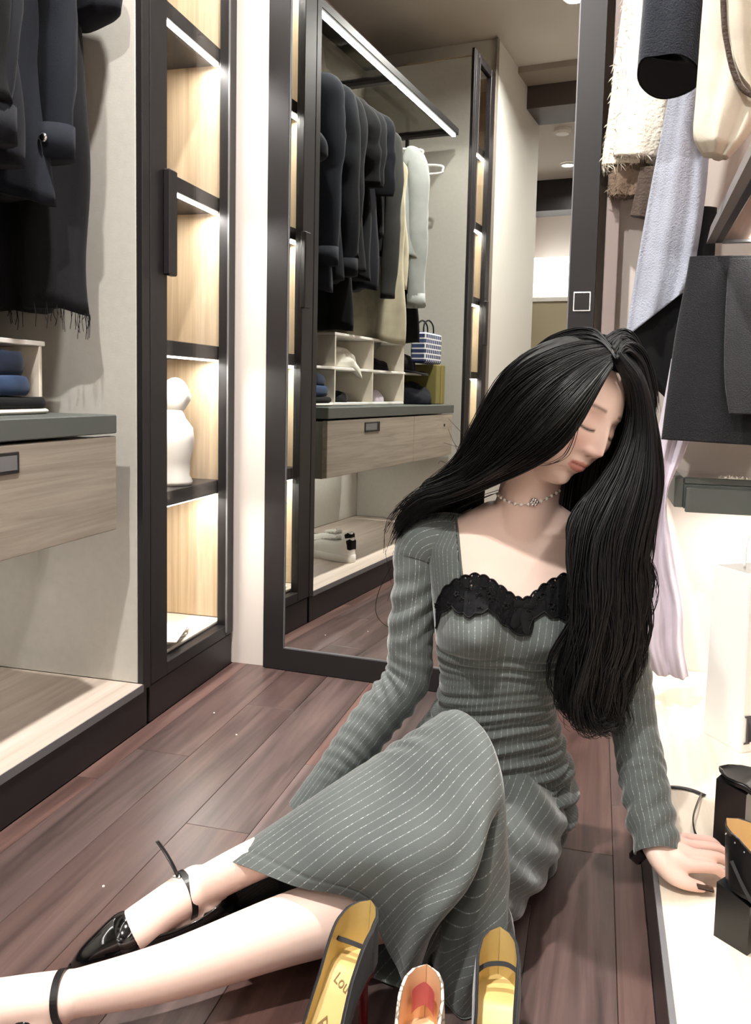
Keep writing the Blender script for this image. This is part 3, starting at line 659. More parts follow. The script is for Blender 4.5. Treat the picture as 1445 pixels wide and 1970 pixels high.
# cloth between two edge curves
def drape(Lp, Rp, thick, fold=.01, nf=3, seed=0, m=60, n=48, ragged=0, closed_bottom=True, front=1.0):
    """Lp,Rp: world control points of the left and right edge from top to bottom"""
    Lc, Rc = catmull(Lp, m), catmull(Rp, m); r = random.Random(seed); ph = [r.uniform(0, 6.28) for _ in range(4)]
    a = np.arange(n)*2*math.pi/n; c_, s_ = np.cos(a), np.sin(a)
    u = .5-.5*np.sign(c_)*np.abs(c_)**.85                     # 0 left .. 1 right
    P = np.zeros((m, n, 3))
    for i in range(m):
        s = i/(m-1); w = Rc[i]-Lc[i]; out = norm(np.cross(w, V3(0, 0, 1))); W = np.linalg.norm(w)
        th = min(thick, W*.5)
        off = th*s_*(1+.0*u)+fold*(np.sin(u*nf*6.28+ph[0]+1.3*s)+.5*np.sin(u*nf*2.3*6.28+ph[1]-2*s))*min(1, .35+s)
        P[i] = Lc[i]+u[:, None]*w+off[:, None]*out
        if ragged: P[i, :, 2] += ragged*s**3*np.sin(u*9+ph[2])
    return ring_loft(P)
def PY(lst, Y): return [atY(x, y, Y if not isinstance(Y, (list, tuple)) else Y[i]) for i, (x, y) in enumerate(lst)]
def clothing(name, label, cat, L, R, Y, thick, fab, fold=.008, nf=3, seed=0, group='clothes in the right closet', parts=None, **kw):
    Lp, Rp = PY(L, Y), PY(R, Y); base = (Lp[0]+Rp[0])/2
    t = thing(name, label, cat, tuple(base), group)
    v, f = drape(Lp, Rp, thick, fold, nf, seed, **kw); mesh_obj('cloth', v, f, FB[fab], t, smooth=True)
    return t, (v, f)
# long pale grey coat with its dark lining
t, _ = clothing('wool_coat', 'long pale grey wool coat with a dark lining, swinging into the aisle', 'coat', [(1330, -330), (1315, 0), (1285, 190), (1250, 370), (1222, 530), (1203, 650)], [(1430, -330), (1400, 0), (1372, 190), (1358, 370), (1335, 520), (1318, 560)], 1.93, .026, 'ltgrey', .006, 2, 3)
v, f = drape(PY([(1290, 400), (1245, 560), (1203, 640), (1215, 690), (1250, 735), (1285, 770)], 1.945), PY([(1380, 400), (1370, 560), (1350, 640), (1345, 690), (1340, 735), (1335, 775)], 1.945), .018, .004, 2, 5); mesh_obj('lining', v, f, FB['black'], t, smooth=True)
# white fur jacket
t, vf = clothing('fur_jacket', 'fluffy cream fur jacket hanging beside the mirror', 'jacket', [(1228, -330), (1206, -60), (1183, 120), (1168, 240), (1156, 318)], [(1330, -330), (1320, -60), (1310, 120), (1300, 240), (1285, 318)], 2.012, .024, 'fur', .006, 2, 7)
sv, sf = fur_strands(vf, 9000, .022, 8); tag(mesh_obj('fur_fibres', sv, sf, FB['fur'], t), kind='stuff')
v, f = drape(PY([(1196, 95), (1188, 170), (1182, 240), (1180, 300)], 1.978), PY([(1275, 80), (1290, 160), (1285, 240), (1270, 305)], 1.978), .020, .004, 1, 9, m=30); so = mesh_obj('sleeve', v, f, FB['fur'], t, smooth=True)
sv, sf = fur_strands((v, f), 3500, .016, 18); tag(mesh_obj('fur_fibres', sv, sf, FB['fur'], so), kind='stuff')
t, vf = clothing('fur_muff', 'brown fur trim hanging below the cream fur jacket', 'fur', [(1178, 300), (1172, 330), (1170, 360), (1172, 378)], [(1262, 300), (1258, 330), (1250, 360), (1240, 380)], 2.015, .022, 'brownfur', .004, 2, 10, m=20)
sv, sf = fur_strands(vf, 2500, .014, 11); tag(mesh_obj('fur_fibres', sv, sf, FB['brownfur'], t), kind='stuff')
clothing('tweed_scarf', 'dark brown tweed scarf end below the fur', 'scarf', [(1232, 322), (1222, 370), (1213, 415)], [(1275, 322), (1265, 370), (1252, 424)], 1.975, .010, 'tweed', .003, 1, 12, m=20)
# charcoal sleeve with open end
t = thing('charcoal_coat', 'charcoal wool coat sleeve with an open dark cuff, upper right', 'coat', tuple(atY(1310, -300, 1.78)), 'clothes in the right closet')
pth = catmull([atY(1322, -330, 1.80), atY(1312, -120, 1.78), atY(1302, 0, 1.765), atY(1293, 90, 1.755), atY(1287, 148, 1.75)], 30)
n_ = 40; a = np.arange(n_)*2*math.pi/n_
sec = np.stack([np.cos(a)*(1+.12*np.sin(2*a+.6)), np.sin(a)*(.8)-.28*np.exp(-((a-3.6)/.45)**2)], -1)
rr = np.linspace(.062, .056, 30)
def sleeve_sec(pth, rr, tilt=.55):
    P = []
    for i, p in enumerate(pth):
        s = i/(len(pth)-1); x = V3(1, .1, 0); y = norm(V3(-.1, 1, tilt*s))
        P.append(p+rr[i]*(sec[:, :1]*x+sec[:, 1:]*y))
    return np.array(P)
outer_ = sleeve_sec(pth, rr, -.95); inner_ = sleeve_sec(pth, rr*.93, -.95)
v, f = ring_loft(outer_, cap=False); mesh_obj('sleeve', v, f, FB['coat'], t, smooth=True)
v, f = ring_loft(np.concatenate([outer_[-1:], inner_[::-1][:16]]), cap=True); mesh_obj('sleeve_lining', v, f, FB['black'], t, smooth=True)
v, f = drape(PY([(1285, -330), (1268, -60), (1258, 30), (1252, 55)], 1.80), PY([(1330, -330), (1300, -60), (1292, 20), (1290, 40)], 1.80), .012, .004, 1, 3, m=24); mesh_obj('belt_loop', v, f, FB['coat'], t, smooth=True)
# ivory knit with dark piping
t, _ = clothing('ivory_knit', 'ivory knit sweater with dark piping at the top right edge', 'sweater', [(1358, -330), (1355, -60), (1346, 80), (1338, 190), (1334, 262), (1352, 296)], [(1600, -330), (1600, -60), (1560, 80), (1480, 190), (1440, 262), (1400, 306)], 1.55, .035, 'ivory', .004, 2, 13)
v, f = tube(catmull(PY([(1388, -200), (1392, 20), (1400, 90), (1412, 140), (1430, 172), (1456, 188)], 1.505), 40), .0045, 8, flat=.5); mesh_obj('piping', v, f, FB['tweed'], t, smooth=True)
v, f = drape(PY([(1392, -200), (1396, 20), (1406, 90), (1420, 140), (1440, 168)], 1.512), PY([(1600, -200), (1600, 20), (1570, 90), (1520, 140), (1480, 190)], 1.512), .012, .008, 2, 14, m=40); mesh_obj('lapel', v, f, FB['olive'] if 0 else FB['ivory'], t, smooth=True)
# trousers under the shelf
clothing('wool_trousers', 'dark grey wool trousers folded under the hanging shelf', 'trousers', [(1327, 494), (1319, 540), (1300, 640), (1283, 760), (1272, 845)], [(1560, 494), (1560, 540), (1555, 640), (1550, 760), (1545, 862)], 1.80, .016, 'wool', .003, 3, 15)
clothing('wool_trousers', 'lighter grey wool trousers in front of the dark pair, right edge', 'trousers', [(1402, 498), (1399, 540), (1394, 640), (1394, 730), (1403, 796)], [(1640, 498), (1640, 540), (1640, 640), (1640, 740), (1640, 800)], 1.755, .014, 'wool2', .003, 2, 16)
# lavender scarf
t, _ = clothing('linen_scarf', 'lavender grey linen scarf trailing from the tray down to the bench', 'scarf', [(1292, 690), (1272, 800), (1254, 880), (1262, 935), (1258, 985), (1232, 1040), (1226, 1080), (1240, 1150), (1236, 1230), (1252, 1292)], [(1352, 690), (1340, 800), (1318, 870), (1288, 935), (1283, 985), (1292, 1040), (1302, 1100), (1314, 1170), (1316, 1240), (1326, 1304)], [1.86, 1.86, 1.855, 1.845, 1.84, 1.83, 1.83, 1.83, 1.83, 1.83], .014, 'lav', .010, 2, 17, m=110, n=64)
# shopping bag
c0 = V3(.285, 1.622, .1055); d_ = V3(math.cos(.60), math.sin(.60), 0); g_ = V3(-d_[1], d_[0], 0)
t = thing('paper_bag', 'white paper shopping bag with a dark letter M on the bench', 'bag', tuple(c0))
paper = mat('white card paper', srgb(244, 242, 238), .55)
W_, Dp, Hb = .24, .098, .335
def bp(a, b, z): return c0+d_*a+g_*b+V3(0, 0, z)
def panel(n, A, B, C_, D_, m=paper, th=.0015, parent=t):
    q = np.array([A, B, C_, D_]); nn = norm(np.cross(q[1]-q[0], q[3]-q[0]))*th; v = np.vstack([q, q+nn]); return mesh_obj(n, v, [(3, 2, 1, 0), (4, 5, 6, 7), (0, 1, 5, 4), (1, 2, 6, 5), (2, 3, 7, 6), (3, 0, 4, 7)], m, parent)
panel('front_panel', bp(0, 0, 0), bp(W_, 0, 0), bp(W_, .004, Hb), bp(0, .004, Hb))
panel('back_panel', bp(0, Dp, 0), bp(W_, Dp, 0), bp(W_, Dp-.004, Hb), bp(0, Dp-.004, Hb))
panel('gusset', bp(0, Dp, 0), bp(0, 0, 0), bp(0.0, .004, Hb), bp(0.0, Dp-.004, Hb))
panel('gusset', bp(W_, 0, 0), bp(W_, Dp, 0), bp(W_, Dp-.004, Hb), bp(W_, .004, Hb))
panel('bottom', bp(0, 0, .001), bp(W_, 0, .001), bp(W_, Dp, .001), bp(0, Dp, .001), th=.001)
for b_ in (.006, Dp-.006):
    v, f = tube(catmull([bp(.07, b_, Hb-.01), bp(.075, b_, Hb+.05), bp(.12, b_, Hb+.09), bp(.165, b_, Hb+.05), bp(.17, b_, Hb-.01)], 24), .0025, 6); mesh_obj('rope_handle', v, f, M['white'], t, smooth=True)
h_, w0, s_ = .054, .0015, .0
Mp = [[(0, 0), (.014, 0), (.014, .003), (.009, .004), (.009, .044), (.026, .006), (.028, .006), (.044, .045), (.044, .004), (.039, .003), (.039, 0), (.058, 0), (.058, .003), (.053, .004), (.053, .050), (.058, .051), (.058, .054), (.044, .054), (.029, .018), (.014, .054), (0, .054), (0, .051), (.005, .050), (.005, .004), (0, .003)]]
ink = mat('dark grey ink', srgb(70, 70, 74), .6)
for poly in Mp:
    P0 = np.array([bp(w0+a, -.0004+.004*(z+.02)/Hb, z+.016) for a, z in poly]); P1 = P0-g_*.0030; n_ = len(poly)
    bm = bmesh.new(); vs = [bm.verts.new(p-ORG[t.name]) for p in P1]; fc = bm.faces.new(vs); bmesh.ops.triangulate(bm, faces=[fc]); me = bpy.data.meshes.new('printed_letter'); bm.to_mesh(me); bm.free()
    me.materials.append(ink); o = link('printed_letter', me, t); ORG[o.name] = ORG[t.name]
# ================================================================== the woman
person = thing('person', 'seated person in a grey pinstripe dress with long black hair, legs to the side', 'person', (-.15, 1.30, 0))
def seg_tube(P, R, n=20, k=10, flat=1.0, up=None, m=None):
    """smooth tapered limb with rounded ends through control points"""
    P = np.asarray(P, float); R = np.asarray(R, float); m = m or k*(len(P)-1)+1
    C_ = catmull(np.column_stack([P, R]), m); p, r = C_[:, :3], C_[:, 3]
    t0, t1 = norm(p[0]-p[1]), norm(p[-1]-p[-2]); q = np.linspace(0, math.pi/2, 7)[1:]
    a = [p[0]+t0*r[0]*math.sin(x) for x in q][::-1]; ar = [max(r[0]*math.cos(x), 1e-4) for x in q][::-1]
    b = [p[-1]+t1*r[-1]*math.sin(x) for x in q]; br = [max(r[-1]*math.cos(x), 1e-4) for x in q]
    return tube(np.vstack([a, p, b]), np.concatenate([ar, r, br]), n, flat=flat, up=up)
# --- torso
LAT = norm(V3(.985, .17, 0)); FRW = norm(V3(.17, -.985, 0))
TOR = np.array([  # z, cx, cy, a(lateral), front depth, back depth
    (.02, -.165, 1.320, .130, .105, .11), (.08, -.162, 1.325, .150, .120, .13), (.14, -.160, 1.322, .146, .110, .12), (.20, -.148, 1.312, .118, .090, .095),
    (.265, -.136, 1.298, .087, .074, .075), (.32, -.130, 1.290, .090, .074, .078), (.38, -.126, 1.288, .104, .078, .088), (.43, -.122, 1.292, .114, .074, .094),
    (.48, -.117, 1.298, .126, .066, .09), (.52, -.113, 1.303, .136, .056, .076), (.548, -.110, 1.306, .126, .046, .062), (.570, -.108, 1.306, .088, .040, .052), (.590, -.105, 1.304, .056, .040, .046)])
BUST = [(-.056, .405), (.060, .405)]
def torso_grid(nu, nv, z0, z1, off=0.0):
    off = np.broadcast_to(off, (nu,))
    zs = np.linspace(z0, z1, nu)
    C_ = np.stack([np.interp(zs, TOR[:, 0], TOR[:, k]) for k in range(1, 6)], -1)
    for _ in range(6): C_[1:-1] = .25*C_[:-2]+.5*C_[1:-1]+.25*C_[2:]
    a = np.arange(nv)*2*math.pi/nv; P = np.zeros((nu, nv, 3)); S = np.zeros((nu, nv))
    for i in range(nu):
        cx, cy, A_, bf, bb = C_[i]; ca, sa = np.cos(a), np.sin(a)      # a=pi/2 is the front
        x = (A_+off[i])*np.sign(ca)*np.abs(ca)**.92; y = np.where(sa > 0, (bf+off[i]), (bb+off[i]))*np.sign(sa)*np.abs(sa)**.92
        for bx, bz in BUST:
            dz = zs[i]-bz; g = np.exp(-((x-bx)/.043)**2)*np.exp(-(dz/(.05 if dz > 0 else .036))**2)*(sa > 0); y = y+.050*g*np.abs(sa)**.3
        P[i] = V3(cx, cy, zs[i])+x[:, None]*LAT+y[:, None]*FRW; S[i] = x
    return P, S, zs
def J(px, py, Y): return atY(px, py, Y)
shR, elR, wrR = J(806, 1030, 1.295), J(785, 1302, 1.275), J(606, 1535, 1.19)
shL, elL, wrL = V3(.036, 1.325, .525), J(1210, 1345, 1.30), atZ(1262, 1628, .148)
hipA, kneeA = V3(-.205, 1.31, .11), J(880, 1462, 1.05)
hipB, kneeB = V3(-.10, 1.275, .10), atZ(775, 1722, .10)
ankA, ankB = atZ(378, 1712, .078), atZ(128, 1915, .062)
parts = []
Pt, _, _ = torso_grid(90, 72, .02, .590, off=np.interp(np.linspace(.02, .59, 90), [.02, .36, .42, .6], [-.012, -.010, 0, 0])); parts.append(ring_loft(Pt))
# --- head
hc = J(1090, 796, 1.262); HS = .93
cam3 = lambda r, u, t: c_right*r+c_up*u-c_fwd*t
HD = norm(cam3(.52, -.38, .77)); HU = cam3(.40, .88, .12); HU = norm(HU-HD*(HU@HD)); HE = np.cross(HU, HD)
def g2(x, z, x0, z0, sx, sz): return np.exp(-((x-x0)/sx)**2-((z-z0)/sz)**2)
def head_mesh(nt=200, npz=150):
    th = np.linspace(.02, math.pi-.02, npz); ph = np.arange(nt)*2*math.pi/nt
    ph = ph+.45*np.sin(2*ph)*0
    T, Pp = np.meshgrid(th, ph, indexing='ij'); ux, uy, uz = np.sin(T)*np.sin(Pp), np.sin(T)*np.cos(Pp), np.cos(T)
    x = .0715*ux; y = np.where(uy > 0, .083*np.sign(uy)*np.abs(uy)**.86, .100*uy); z = np.where(uz > 0, .112*uz, .113*uz)
    low = np.clip(-z/.113, 0, 1)
    x = x*(1-.40*ss(.15, 1.0, low)*np.where(uy > -.2, 1, .8))
    y = np.where((y < 0), y*(1-.55*ss(.2, 1, low)), y)
    fr = ss(.15, .6, uy)
    # jaw and chin
    y = y+fr*(.013*g2(x, z, 0, -.100, .024, .018)-.004*g2(x, z, 0, -.082, .03, .008))
    z = z-.004*g2(x, z, 0, -.110, .03, .02)*fr
    # forehead, brow, sockets, lids
    y = y+fr*(.003*g2(x, z, 0, .06, .05, .03)+.0025*(g2(x, z, -.028, .027, .02, .007)+g2(x, z, .028, .027, .02, .007)))
    for s in (-1, 1):
        y = y+fr*(-.0105*g2(x, z, s*.030, .008, .017, .012)+.0085*g2(x, z, s*.031, .003, .0125, .0085)-.002*g2(x, z, s*.031, -.0065, .012, .0022))
        y = y+fr*(.004*g2(x, z, s*.042, -.024, .018, .018))
        y = y+fr*(.0075*g2(x, z, s*.0125, -.0365, .0062, .006)-.004*g2(x, z, s*.018, -.045, .006, .006))
    # nose
    amp = np.interp(z, [-.050, -.0445, -.040, -.034, -.020, .0, .014, .028], [0, .002, .013, .0215, .0165, .0095, .004, 0])
    sg = np.interp(z, [-.045, -.034, -.01, .02], [.0095, .0092, .0072, .008])
    y = y+fr*amp*np.exp(-(x/sg)**2)
    y = y+fr*(-.0018*g2(x, z, 0, -.0495, .0035, .004))
    # mouth
    y = y+fr*(.0050*g2(x, z, 0, -.062, .023, .014)+.0036*g2(x, z, 0, -.0572, .016, .0038)*(1-.35*np.exp(-(x/.003)**2))-.0042*g2(x, z, 0, -.0612, .019, .0017)+.0050*g2(x, z, 0, -.0672, .014, .0048)-.0035*g2(x, z, 0, -.0765, .016, .005))
    V = hc+HS*(x[..., None]*HE+y[..., None]*HD+z[..., None]*HU)
    n, m = V.shape[:2]; F = grid_faces(n, m)+[tuple(range(m-1, -1, -1)), tuple((n-1)*m+j for j in range(m))]
    F = [q[::-1] for q in F]
    return V.reshape(-1, 3), F
parts.append(head_mesh())
nb, nt_ = V3(-.108, 1.306, .545), hc-HU*.055-HD*.030
parts.append(seg_tube([nb, nb*.5+nt_*.5+V3(.004, .0, .004), nt_], [.052, .0455, .047], 28))
# shoulders, arms
parts.append(seg_tube([V3(-.19, 1.303, .512), V3(-.248, 1.299, .505), shR*.55+elR*.45, elR, elR*.6+wrR*.4, wrR], [.026, .026, .025, .022, .020, .017], 22))
parts.append(seg_tube([V3(-.03, 1.318, .512), V3(.028, 1.323, .502), shL*.55+elL*.45, elL, elL*.6+wrL*.4, wrL], [.026, .026, .025, .022, .021, .0195], 22))
# collar bones
parts.append(seg_tube([V3(-.120, 1.268, .545), V3(-.160, 1.268, .551), V3(-.195, 1.288, .548)], [.006, .0065, .008], 12))
parts.append(seg_tube([V3(-.088, 1.270, .545), V3(-.050, 1.274, .550), V3(-.01, 1.298, .548)], [.006, .0060, .008], 12))
# left hand on the bench
kn = [atZ(1324, 1664, .139), atZ(1330, 1645, .143), atZ(1327, 1629, .139), atZ(1317, 1616, .131)]
md = [atZ(1362, 1668, .136), atZ(1368, 1648, .138), atZ(1364, 1630, .132), atZ(1350, 1617, .124)]
tp_ = [atZ(1398, 1690, .1125), atZ(1408, 1667, .1125), atZ(1402, 1647, .1125), atZ(1384, 1630, .1125)]
for k in range(4):
    parts.append(seg_tube([wrL*.45+kn[k]*.55, kn[k], md[k], md[k]*.5+tp_[k]*.5+V3(0, 0, .004), tp_[k]], [.0125, .0098, .0085, .0075, .0062], 14, k=8))
for k in range(4): parts.append(seg_tube([wrL+V3(.004, .004-.004*k, 0), wrL*.4+kn[k]*.6, kn[k]], [.017, .0145, .0100], 14))
tb = [atZ(1268, 1650, .142), atZ(1290, 1680, .128), atZ(1316, 1697, .121), atZ(1350, 1707, .1145)]
parts.append(seg_tube([wrL, tb[0], tb[1], tb[2], tb[3]], [.018, .0155, .0125, .0098, .0075], 16, k=8))
# right hand, resting behind the shin
rb = wrR+norm(wrR-elR)*.05
for k in range(4): parts.append(seg_tube([wrR, rb+V3(.010*k-.015, .006*k, -.02), rb+V3(.010*k-.03, -.004+.006*k, -.07)], [.016, .010, .007], 12))
parts.append(seg_tube([wrR, wrR+V3(.02, -.02, -.04)], [.014, .008], 12))
# legs
parts.append(seg_tube([hipA, hipA*.5+kneeA*.5, kneeA], [.065, .055, .040], 24))
calA = kneeA*.68+ankA*.32+V3(.0, .015, -.03)
parts.append(seg_tube([kneeA, calA, kneeA*.3+ankA*.7, ankA], [.038, .031, .0275, .0255], 24))
parts.append(seg_tube([hipB, hipB*.5+kneeB*.5+V3(.03, 0, 0), kneeB], [.075, .068, .052], 24))
calB = atZ(560, 1785, .085)
parts.append(seg_tube([kneeB, calB, atZ(330, 1866, .070), ankB], [.050, .0415, .0320, .0245], 24))
# feet
ballA, toeA = atZ(242, 1803, .042), atZ(172, 1843, .020)
heelA = ankA+V3(.025, .012, -.028)
parts.append(seg_tube([ankA+V3(0, 0, .004), ankA*.5+ballA*.5+V3(0, 0, .004), ballA, toeA], [.0275, .0265, .0265, .012], 22, flat=1.12))
parts.append(seg_tube([ankA, heelA, heelA*.6+ballA*.4+V3(0, 0, -.012)], [.026, .025, .018], 18))
for dx_, s in ((-.012, 1), (.010, -1)): parts.append(seg_tube([ankA+V3(dx_, -.018*s, .006), ankA+V3(dx_, -.019*s, .0)], [.0095, .0095], 10))
ballB, toeB = atZ(-75, 1950, .036), atZ(-140, 1958, .02)
parts.append(seg_tube([ankB, ankB*.5+ballB*.5+V3(0, 0, .002), ballB, toeB], [.0255, .0265, .028, .012], 22, flat=1.12))
heelB = ankB+V3(-.030, -.016, -.028)
parts.append(seg_tube([ankB, heelB, heelB*.55+ballB*.45+V3(0, 0, -.008)], [.0245, .0235, .018], 18))
bv, bf = merge(parts)
tmp = mesh_obj('tmp', bv, bf, None)
md_ = tmp.modifiers.new('r', 'REMESH'); md_.mode = 'VOXEL'; md_.voxel_size = .0021
dg = bpy.context.evaluated_depsgraph_get(); me = bpy.data.meshes.new_from_object(tmp.evaluated_get(dg))
bpy.data.objects.remove(tmp)
nv_ = len(me.vertices); co = np.zeros(nv_*3); me.vertices.foreach_get('co', co); co = co.reshape(-1, 3)
ed = np.zeros(len(me.edges)*2, np.int32); me.edges.foreach_get('vertices', ed); ed = ed.reshape(-1, 2)
deg = np.bincount(ed.ravel(), minlength=nv_)[:, None]
hl = np.stack([(co-hc)@HE, (co-hc)@HD, (co-hc)@HU], -1)/HS
face_w = (ss(.03, .05, hl[:, 1])*(np.abs(hl[:, 0]) < .075)*(np.abs(hl[:, 2]) < .125))[:, None]
hand_w = ss(.10, .13, co[:, 0])[:, None]
sm = np.clip(1-.80*face_w-.35*hand_w, .0, 1)
for it in range(14):
    acc = np.stack([np.bincount(ed[:, 0], co[ed[:, 1], k], nv_)+np.bincount(ed[:, 1], co[ed[:, 0], k], nv_) for k in range(3)], -1)/np.maximum(deg, 1)
    co = co+(acc-co)*sm*(.55 if it < 12 else .4)
me.vertices.foreach_set('co', (co-ORG[person.name]).ravel().astype(np.float32))
# painted skin colours: lips, brows, lids, cheeks, toe tint
hl = np.stack([(co-hc)@HE, (co-hc)@HD, (co-hc)@HU], -1)/HS; x, y, z = hl.T
skin = np.array(srgb(240, 210, 196)[:3]); cc = np.tile(skin, (nv_, 1))
def paint(w_, c): 
    global cc
    w_ = np.clip(w_, 0, 1)[:, None]; cc = cc*(1-w_)+np.array(srgb(*c)[:3])*w_
fm = (y > .03)*1.0
for s in (-1, 1):
    paint(fm*.35*g2(x, z, s*.038, -.026, .022, .018), (226, 150, 140))
    paint(fm*.40*g2(x, z, s*.031, .008, .018, .010), (190, 140, 122))
    bz = .0285-.10*np.maximum(0, np.abs(x)-.036)+.05*np.minimum(0, np.abs(x)-.03)
    paint(fm*.80*ss(.012, .017, s*x)*(1-ss(.046, .052, s*x))*np.exp(-((z-bz)/.0030)**2), (84, 60, 52))
    lz = -.0045-3.2*(np.abs(x)-.031)**2*-6
    paint(fm*1.0*ss(.0165, .019, s*x)*(1-ss(.046, .049, s*x))*np.exp(-((z-(-.0075+12*(s*x-.032)**2))/.0023)**2), (22, 14, 14))
paint(fm*.25*g2(x, z, 0, -.034, .010, .010), (226, 150, 138))
for s in (-1, 1): paint(fm*.7*g2(x, z, s*.0075, -.0435, .0038, .0022), (130, 70, 62))  # nostril shade painted into the skin colour
up_e = -.0545-.0016*np.exp(-(x/.003)**2)-.20*np.maximum(0, np.abs(x)-.006)*1.1
lo_e = -.0735+.006*(np.abs(x)/.020)**2
lipm = ss(lo_e-.001, lo_e+.001, z)*(1-ss(up_e-.001, up_e+.001, z))*(1-ss(.0195, .0225, np.abs(x)))
paint(fm*.75*lipm, (206, 118, 110)); paint(fm*.8*np.exp(-((z+.0612)/.0013)**2)*(1-ss(.017, .021, np.abs(x))), (120, 48, 46))
paint(.35*ss(.11, .16, co[:, 0]), (236, 172, 160))
ca = me.color_attributes.new('Col', 'FLOAT_COLOR', 'POINT'); ca.data.foreach_set('color', np.column_stack([cc, np.ones(nv_)]).astype(np.float32).ravel())
me.shade_smooth(); me.materials.clear()
sk, nt, b = new_mat('skin'); at_ = N(nt, 'ShaderNodeVertexColor'); at_.layer_name = 'Col'
nt.links.new(at_.outputs['Color'], b.inputs['Base Color']); b.inputs['Roughness'].default_value = .48; b.inputs['Specular IOR Level'].default_value = .35
b.inputs['Subsurface Weight'].default_value = .0; b.inputs['Subsurface Radius'].default_value = (1, .35, .2); b.inputs['Subsurface Scale'].default_value = .008
me.materials.append(sk)
body = link('body', me, person); ORG[body.name] = ORG[person.name]; body['label'] = 'fair skin, lowered eyes and parted lips'
from mathutils.bvhtree import BVHTree
bm_ = bmesh.new(); bm_.from_mesh(me); body_bvh = BVHTree.FromBMesh(bm_); bm_.free()
def cast(bvhs, px, py):
    """point and normal where the sight line through a pixel meets the figure"""
    best = None; d = norm(px_dir(px, py))
    for bv_ in bvhs:
        h = bv_.ray_cast(Vector(CAM_C-ORG[person.name]), Vector(d))
        if h[0] is not None and (best is None or h[3] < best[2]): best = (np.array(h[0])+ORG[person.name], np.array(h[1]), h[3])
    return best
nailm = mat('dark brown nail polish', srgb(66, 48, 40), .12, coat=.6)
def nail(base, tip, w, name='thumb_nail'):
    d = norm(tip-base); s_ = norm(np.cross(d, V3(0, 0, 1))); u_ = np.cross(s_, d); g = []
    for i in range(6):
        for j in range(7):
            q = (j/6-.5)*2; t = i/5; g.append(base+(tip-base)*t+s_*w*q*(1-.12*t)+u_*(.0022-.0030*q*q))
    v = np.array(g); v = np.vstack([v, v-u_*.0012]); f = grid_faces(6, 7, False); f += [tuple(42+i for i in q[::-1]) for q in f]
    return mesh_obj(name, v, f, nailm, person, smooth=True)
nail(atZ(1338, 1701, .1215), atZ(1370, 1709, .1140), .0078)
for k in range(4): nail(tp_[k]*.88+md[k]*.12+V3(0, 0, .0052), tp_[k]+norm(tp_[k]-md[k])*.012+V3(0, 0, .002), .005, 'finger_nail')

# ------------------------------------------------------------------ dress
dm, nt, b = new_mat('grey glitter pinstripe jersey'); L = nt.links
uvn = N(nt, 'ShaderNodeUVMap'); uvn.uv_map = 'UVMap'; sx = N(nt, 'ShaderNodeSeparateXYZ'); L.new(uvn.outputs[0], sx.inputs[0])
def mth(op, a, b_=None, c=None):
    n = N(nt, 'ShaderNodeMath', operation=op)
    for i, q in enumerate((a, b_, c)):
        if q is None: continue
        if isinstance(q, (int, float)): n.inputs[i].default_value = q
        else: L.new(q, n.inputs[i])
    return n.outputs[0]
fr_ = mth('FRACT', sx.outputs['X']); ds = mth('ABSOLUTE', mth('SUBTRACT', fr_, .5))
line = mth('SUBTRACT', 1.0, mth('MULTIPLY', ds, 15.0)); line = mth('MAXIMUM', line, 0.0)
tc = N(nt, 'ShaderNodeTexCoord')
ng = N(nt, 'ShaderNodeTexNoise', i_Scale=420.0, i_Detail=1.0); L.new(tc.outputs['Object'], ng.inputs['Vector'])
gl = mth('MAXIMUM', mth('MULTIPLY', mth('SUBTRACT', ng.outputs['Fac'], .52), 7.0), 0.0); gl = mth('MINIMUM', gl, 1.0)
sp_ = mth('MULTIPLY', line, mth('MULTIPLY_ADD', gl, .62, .16))
nb_ = N(nt, 'ShaderNodeTexNoise', i_Scale=9.0, i_Detail=3.0); L.new(tc.outputs['Object'], nb_.inputs['Vector'])
r0 = ramp(nt, [(.3, srgb(80, 86, 84)), (.7, srgb(94, 99, 97))]); L.new(nb_.outputs['Fac'], r0.inputs[0])
mx = N(nt, 'ShaderNodeMix', data_type='RGBA'); L.new(sp_, mx.inputs[0]); L.new(r0.outputs[0], mx.inputs[6]); mx.inputs[7].default_value = srgb(214, 216, 214)
L.new(mx.outputs[2], b.inputs['Base Color']); b.inputs['Roughness'].default_value = .72; b.inputs['Sheen Weight'].default_value = .55; b.inputs['Sheen Roughness'].default_value = .35; b.inputs['Specular IOR Level'].default_value = .25
nw = N(nt, 'ShaderNodeTexNoise', i_Scale=900.0, i_Detail=2.0); L.new(tc.outputs['Object'], nw.inputs['Vector'])
bpn = N(nt, 'ShaderNodeBump', i_Strength=.25, i_Distance=.0015); L.new(mth('ADD', nw.outputs['Fac'], mth('MULTIPLY', line, .5)), bpn.inputs['Height']); L.new(bpn.outputs[0], b.inputs['Normal'])
DV, DF, DU = [], [], []; dn = 0
def add_cloth(P, uv, closed=True, keep=None):
    """P (m,n,3) rings, uv (m,n+1,2) with a seam column"""
    global dn
    m, n = P.shape[:2]; Q = np.concatenate([P, P[:, :1]], 1) if closed else P; k = Q.shape[1]
    DV.append(Q.reshape(-1, 3)); DU.append(uv.reshape(-1, 2))
    for i in range(m-1):
        for j in range(k-1):
            if keep is not None and not keep[i, j]: continue
            DF.append((dn+i*k+j, dn+i*k+j+1, dn+(i+1)*k+j+1, dn+(i+1)*k+j))
    dn += m*k
def grid_normals(P):
    du = np.gradient(P, axis=0); dv = np.roll(P, -1, 1)-np.roll(P, 1, 1); return norm(np.cross(dv, du))
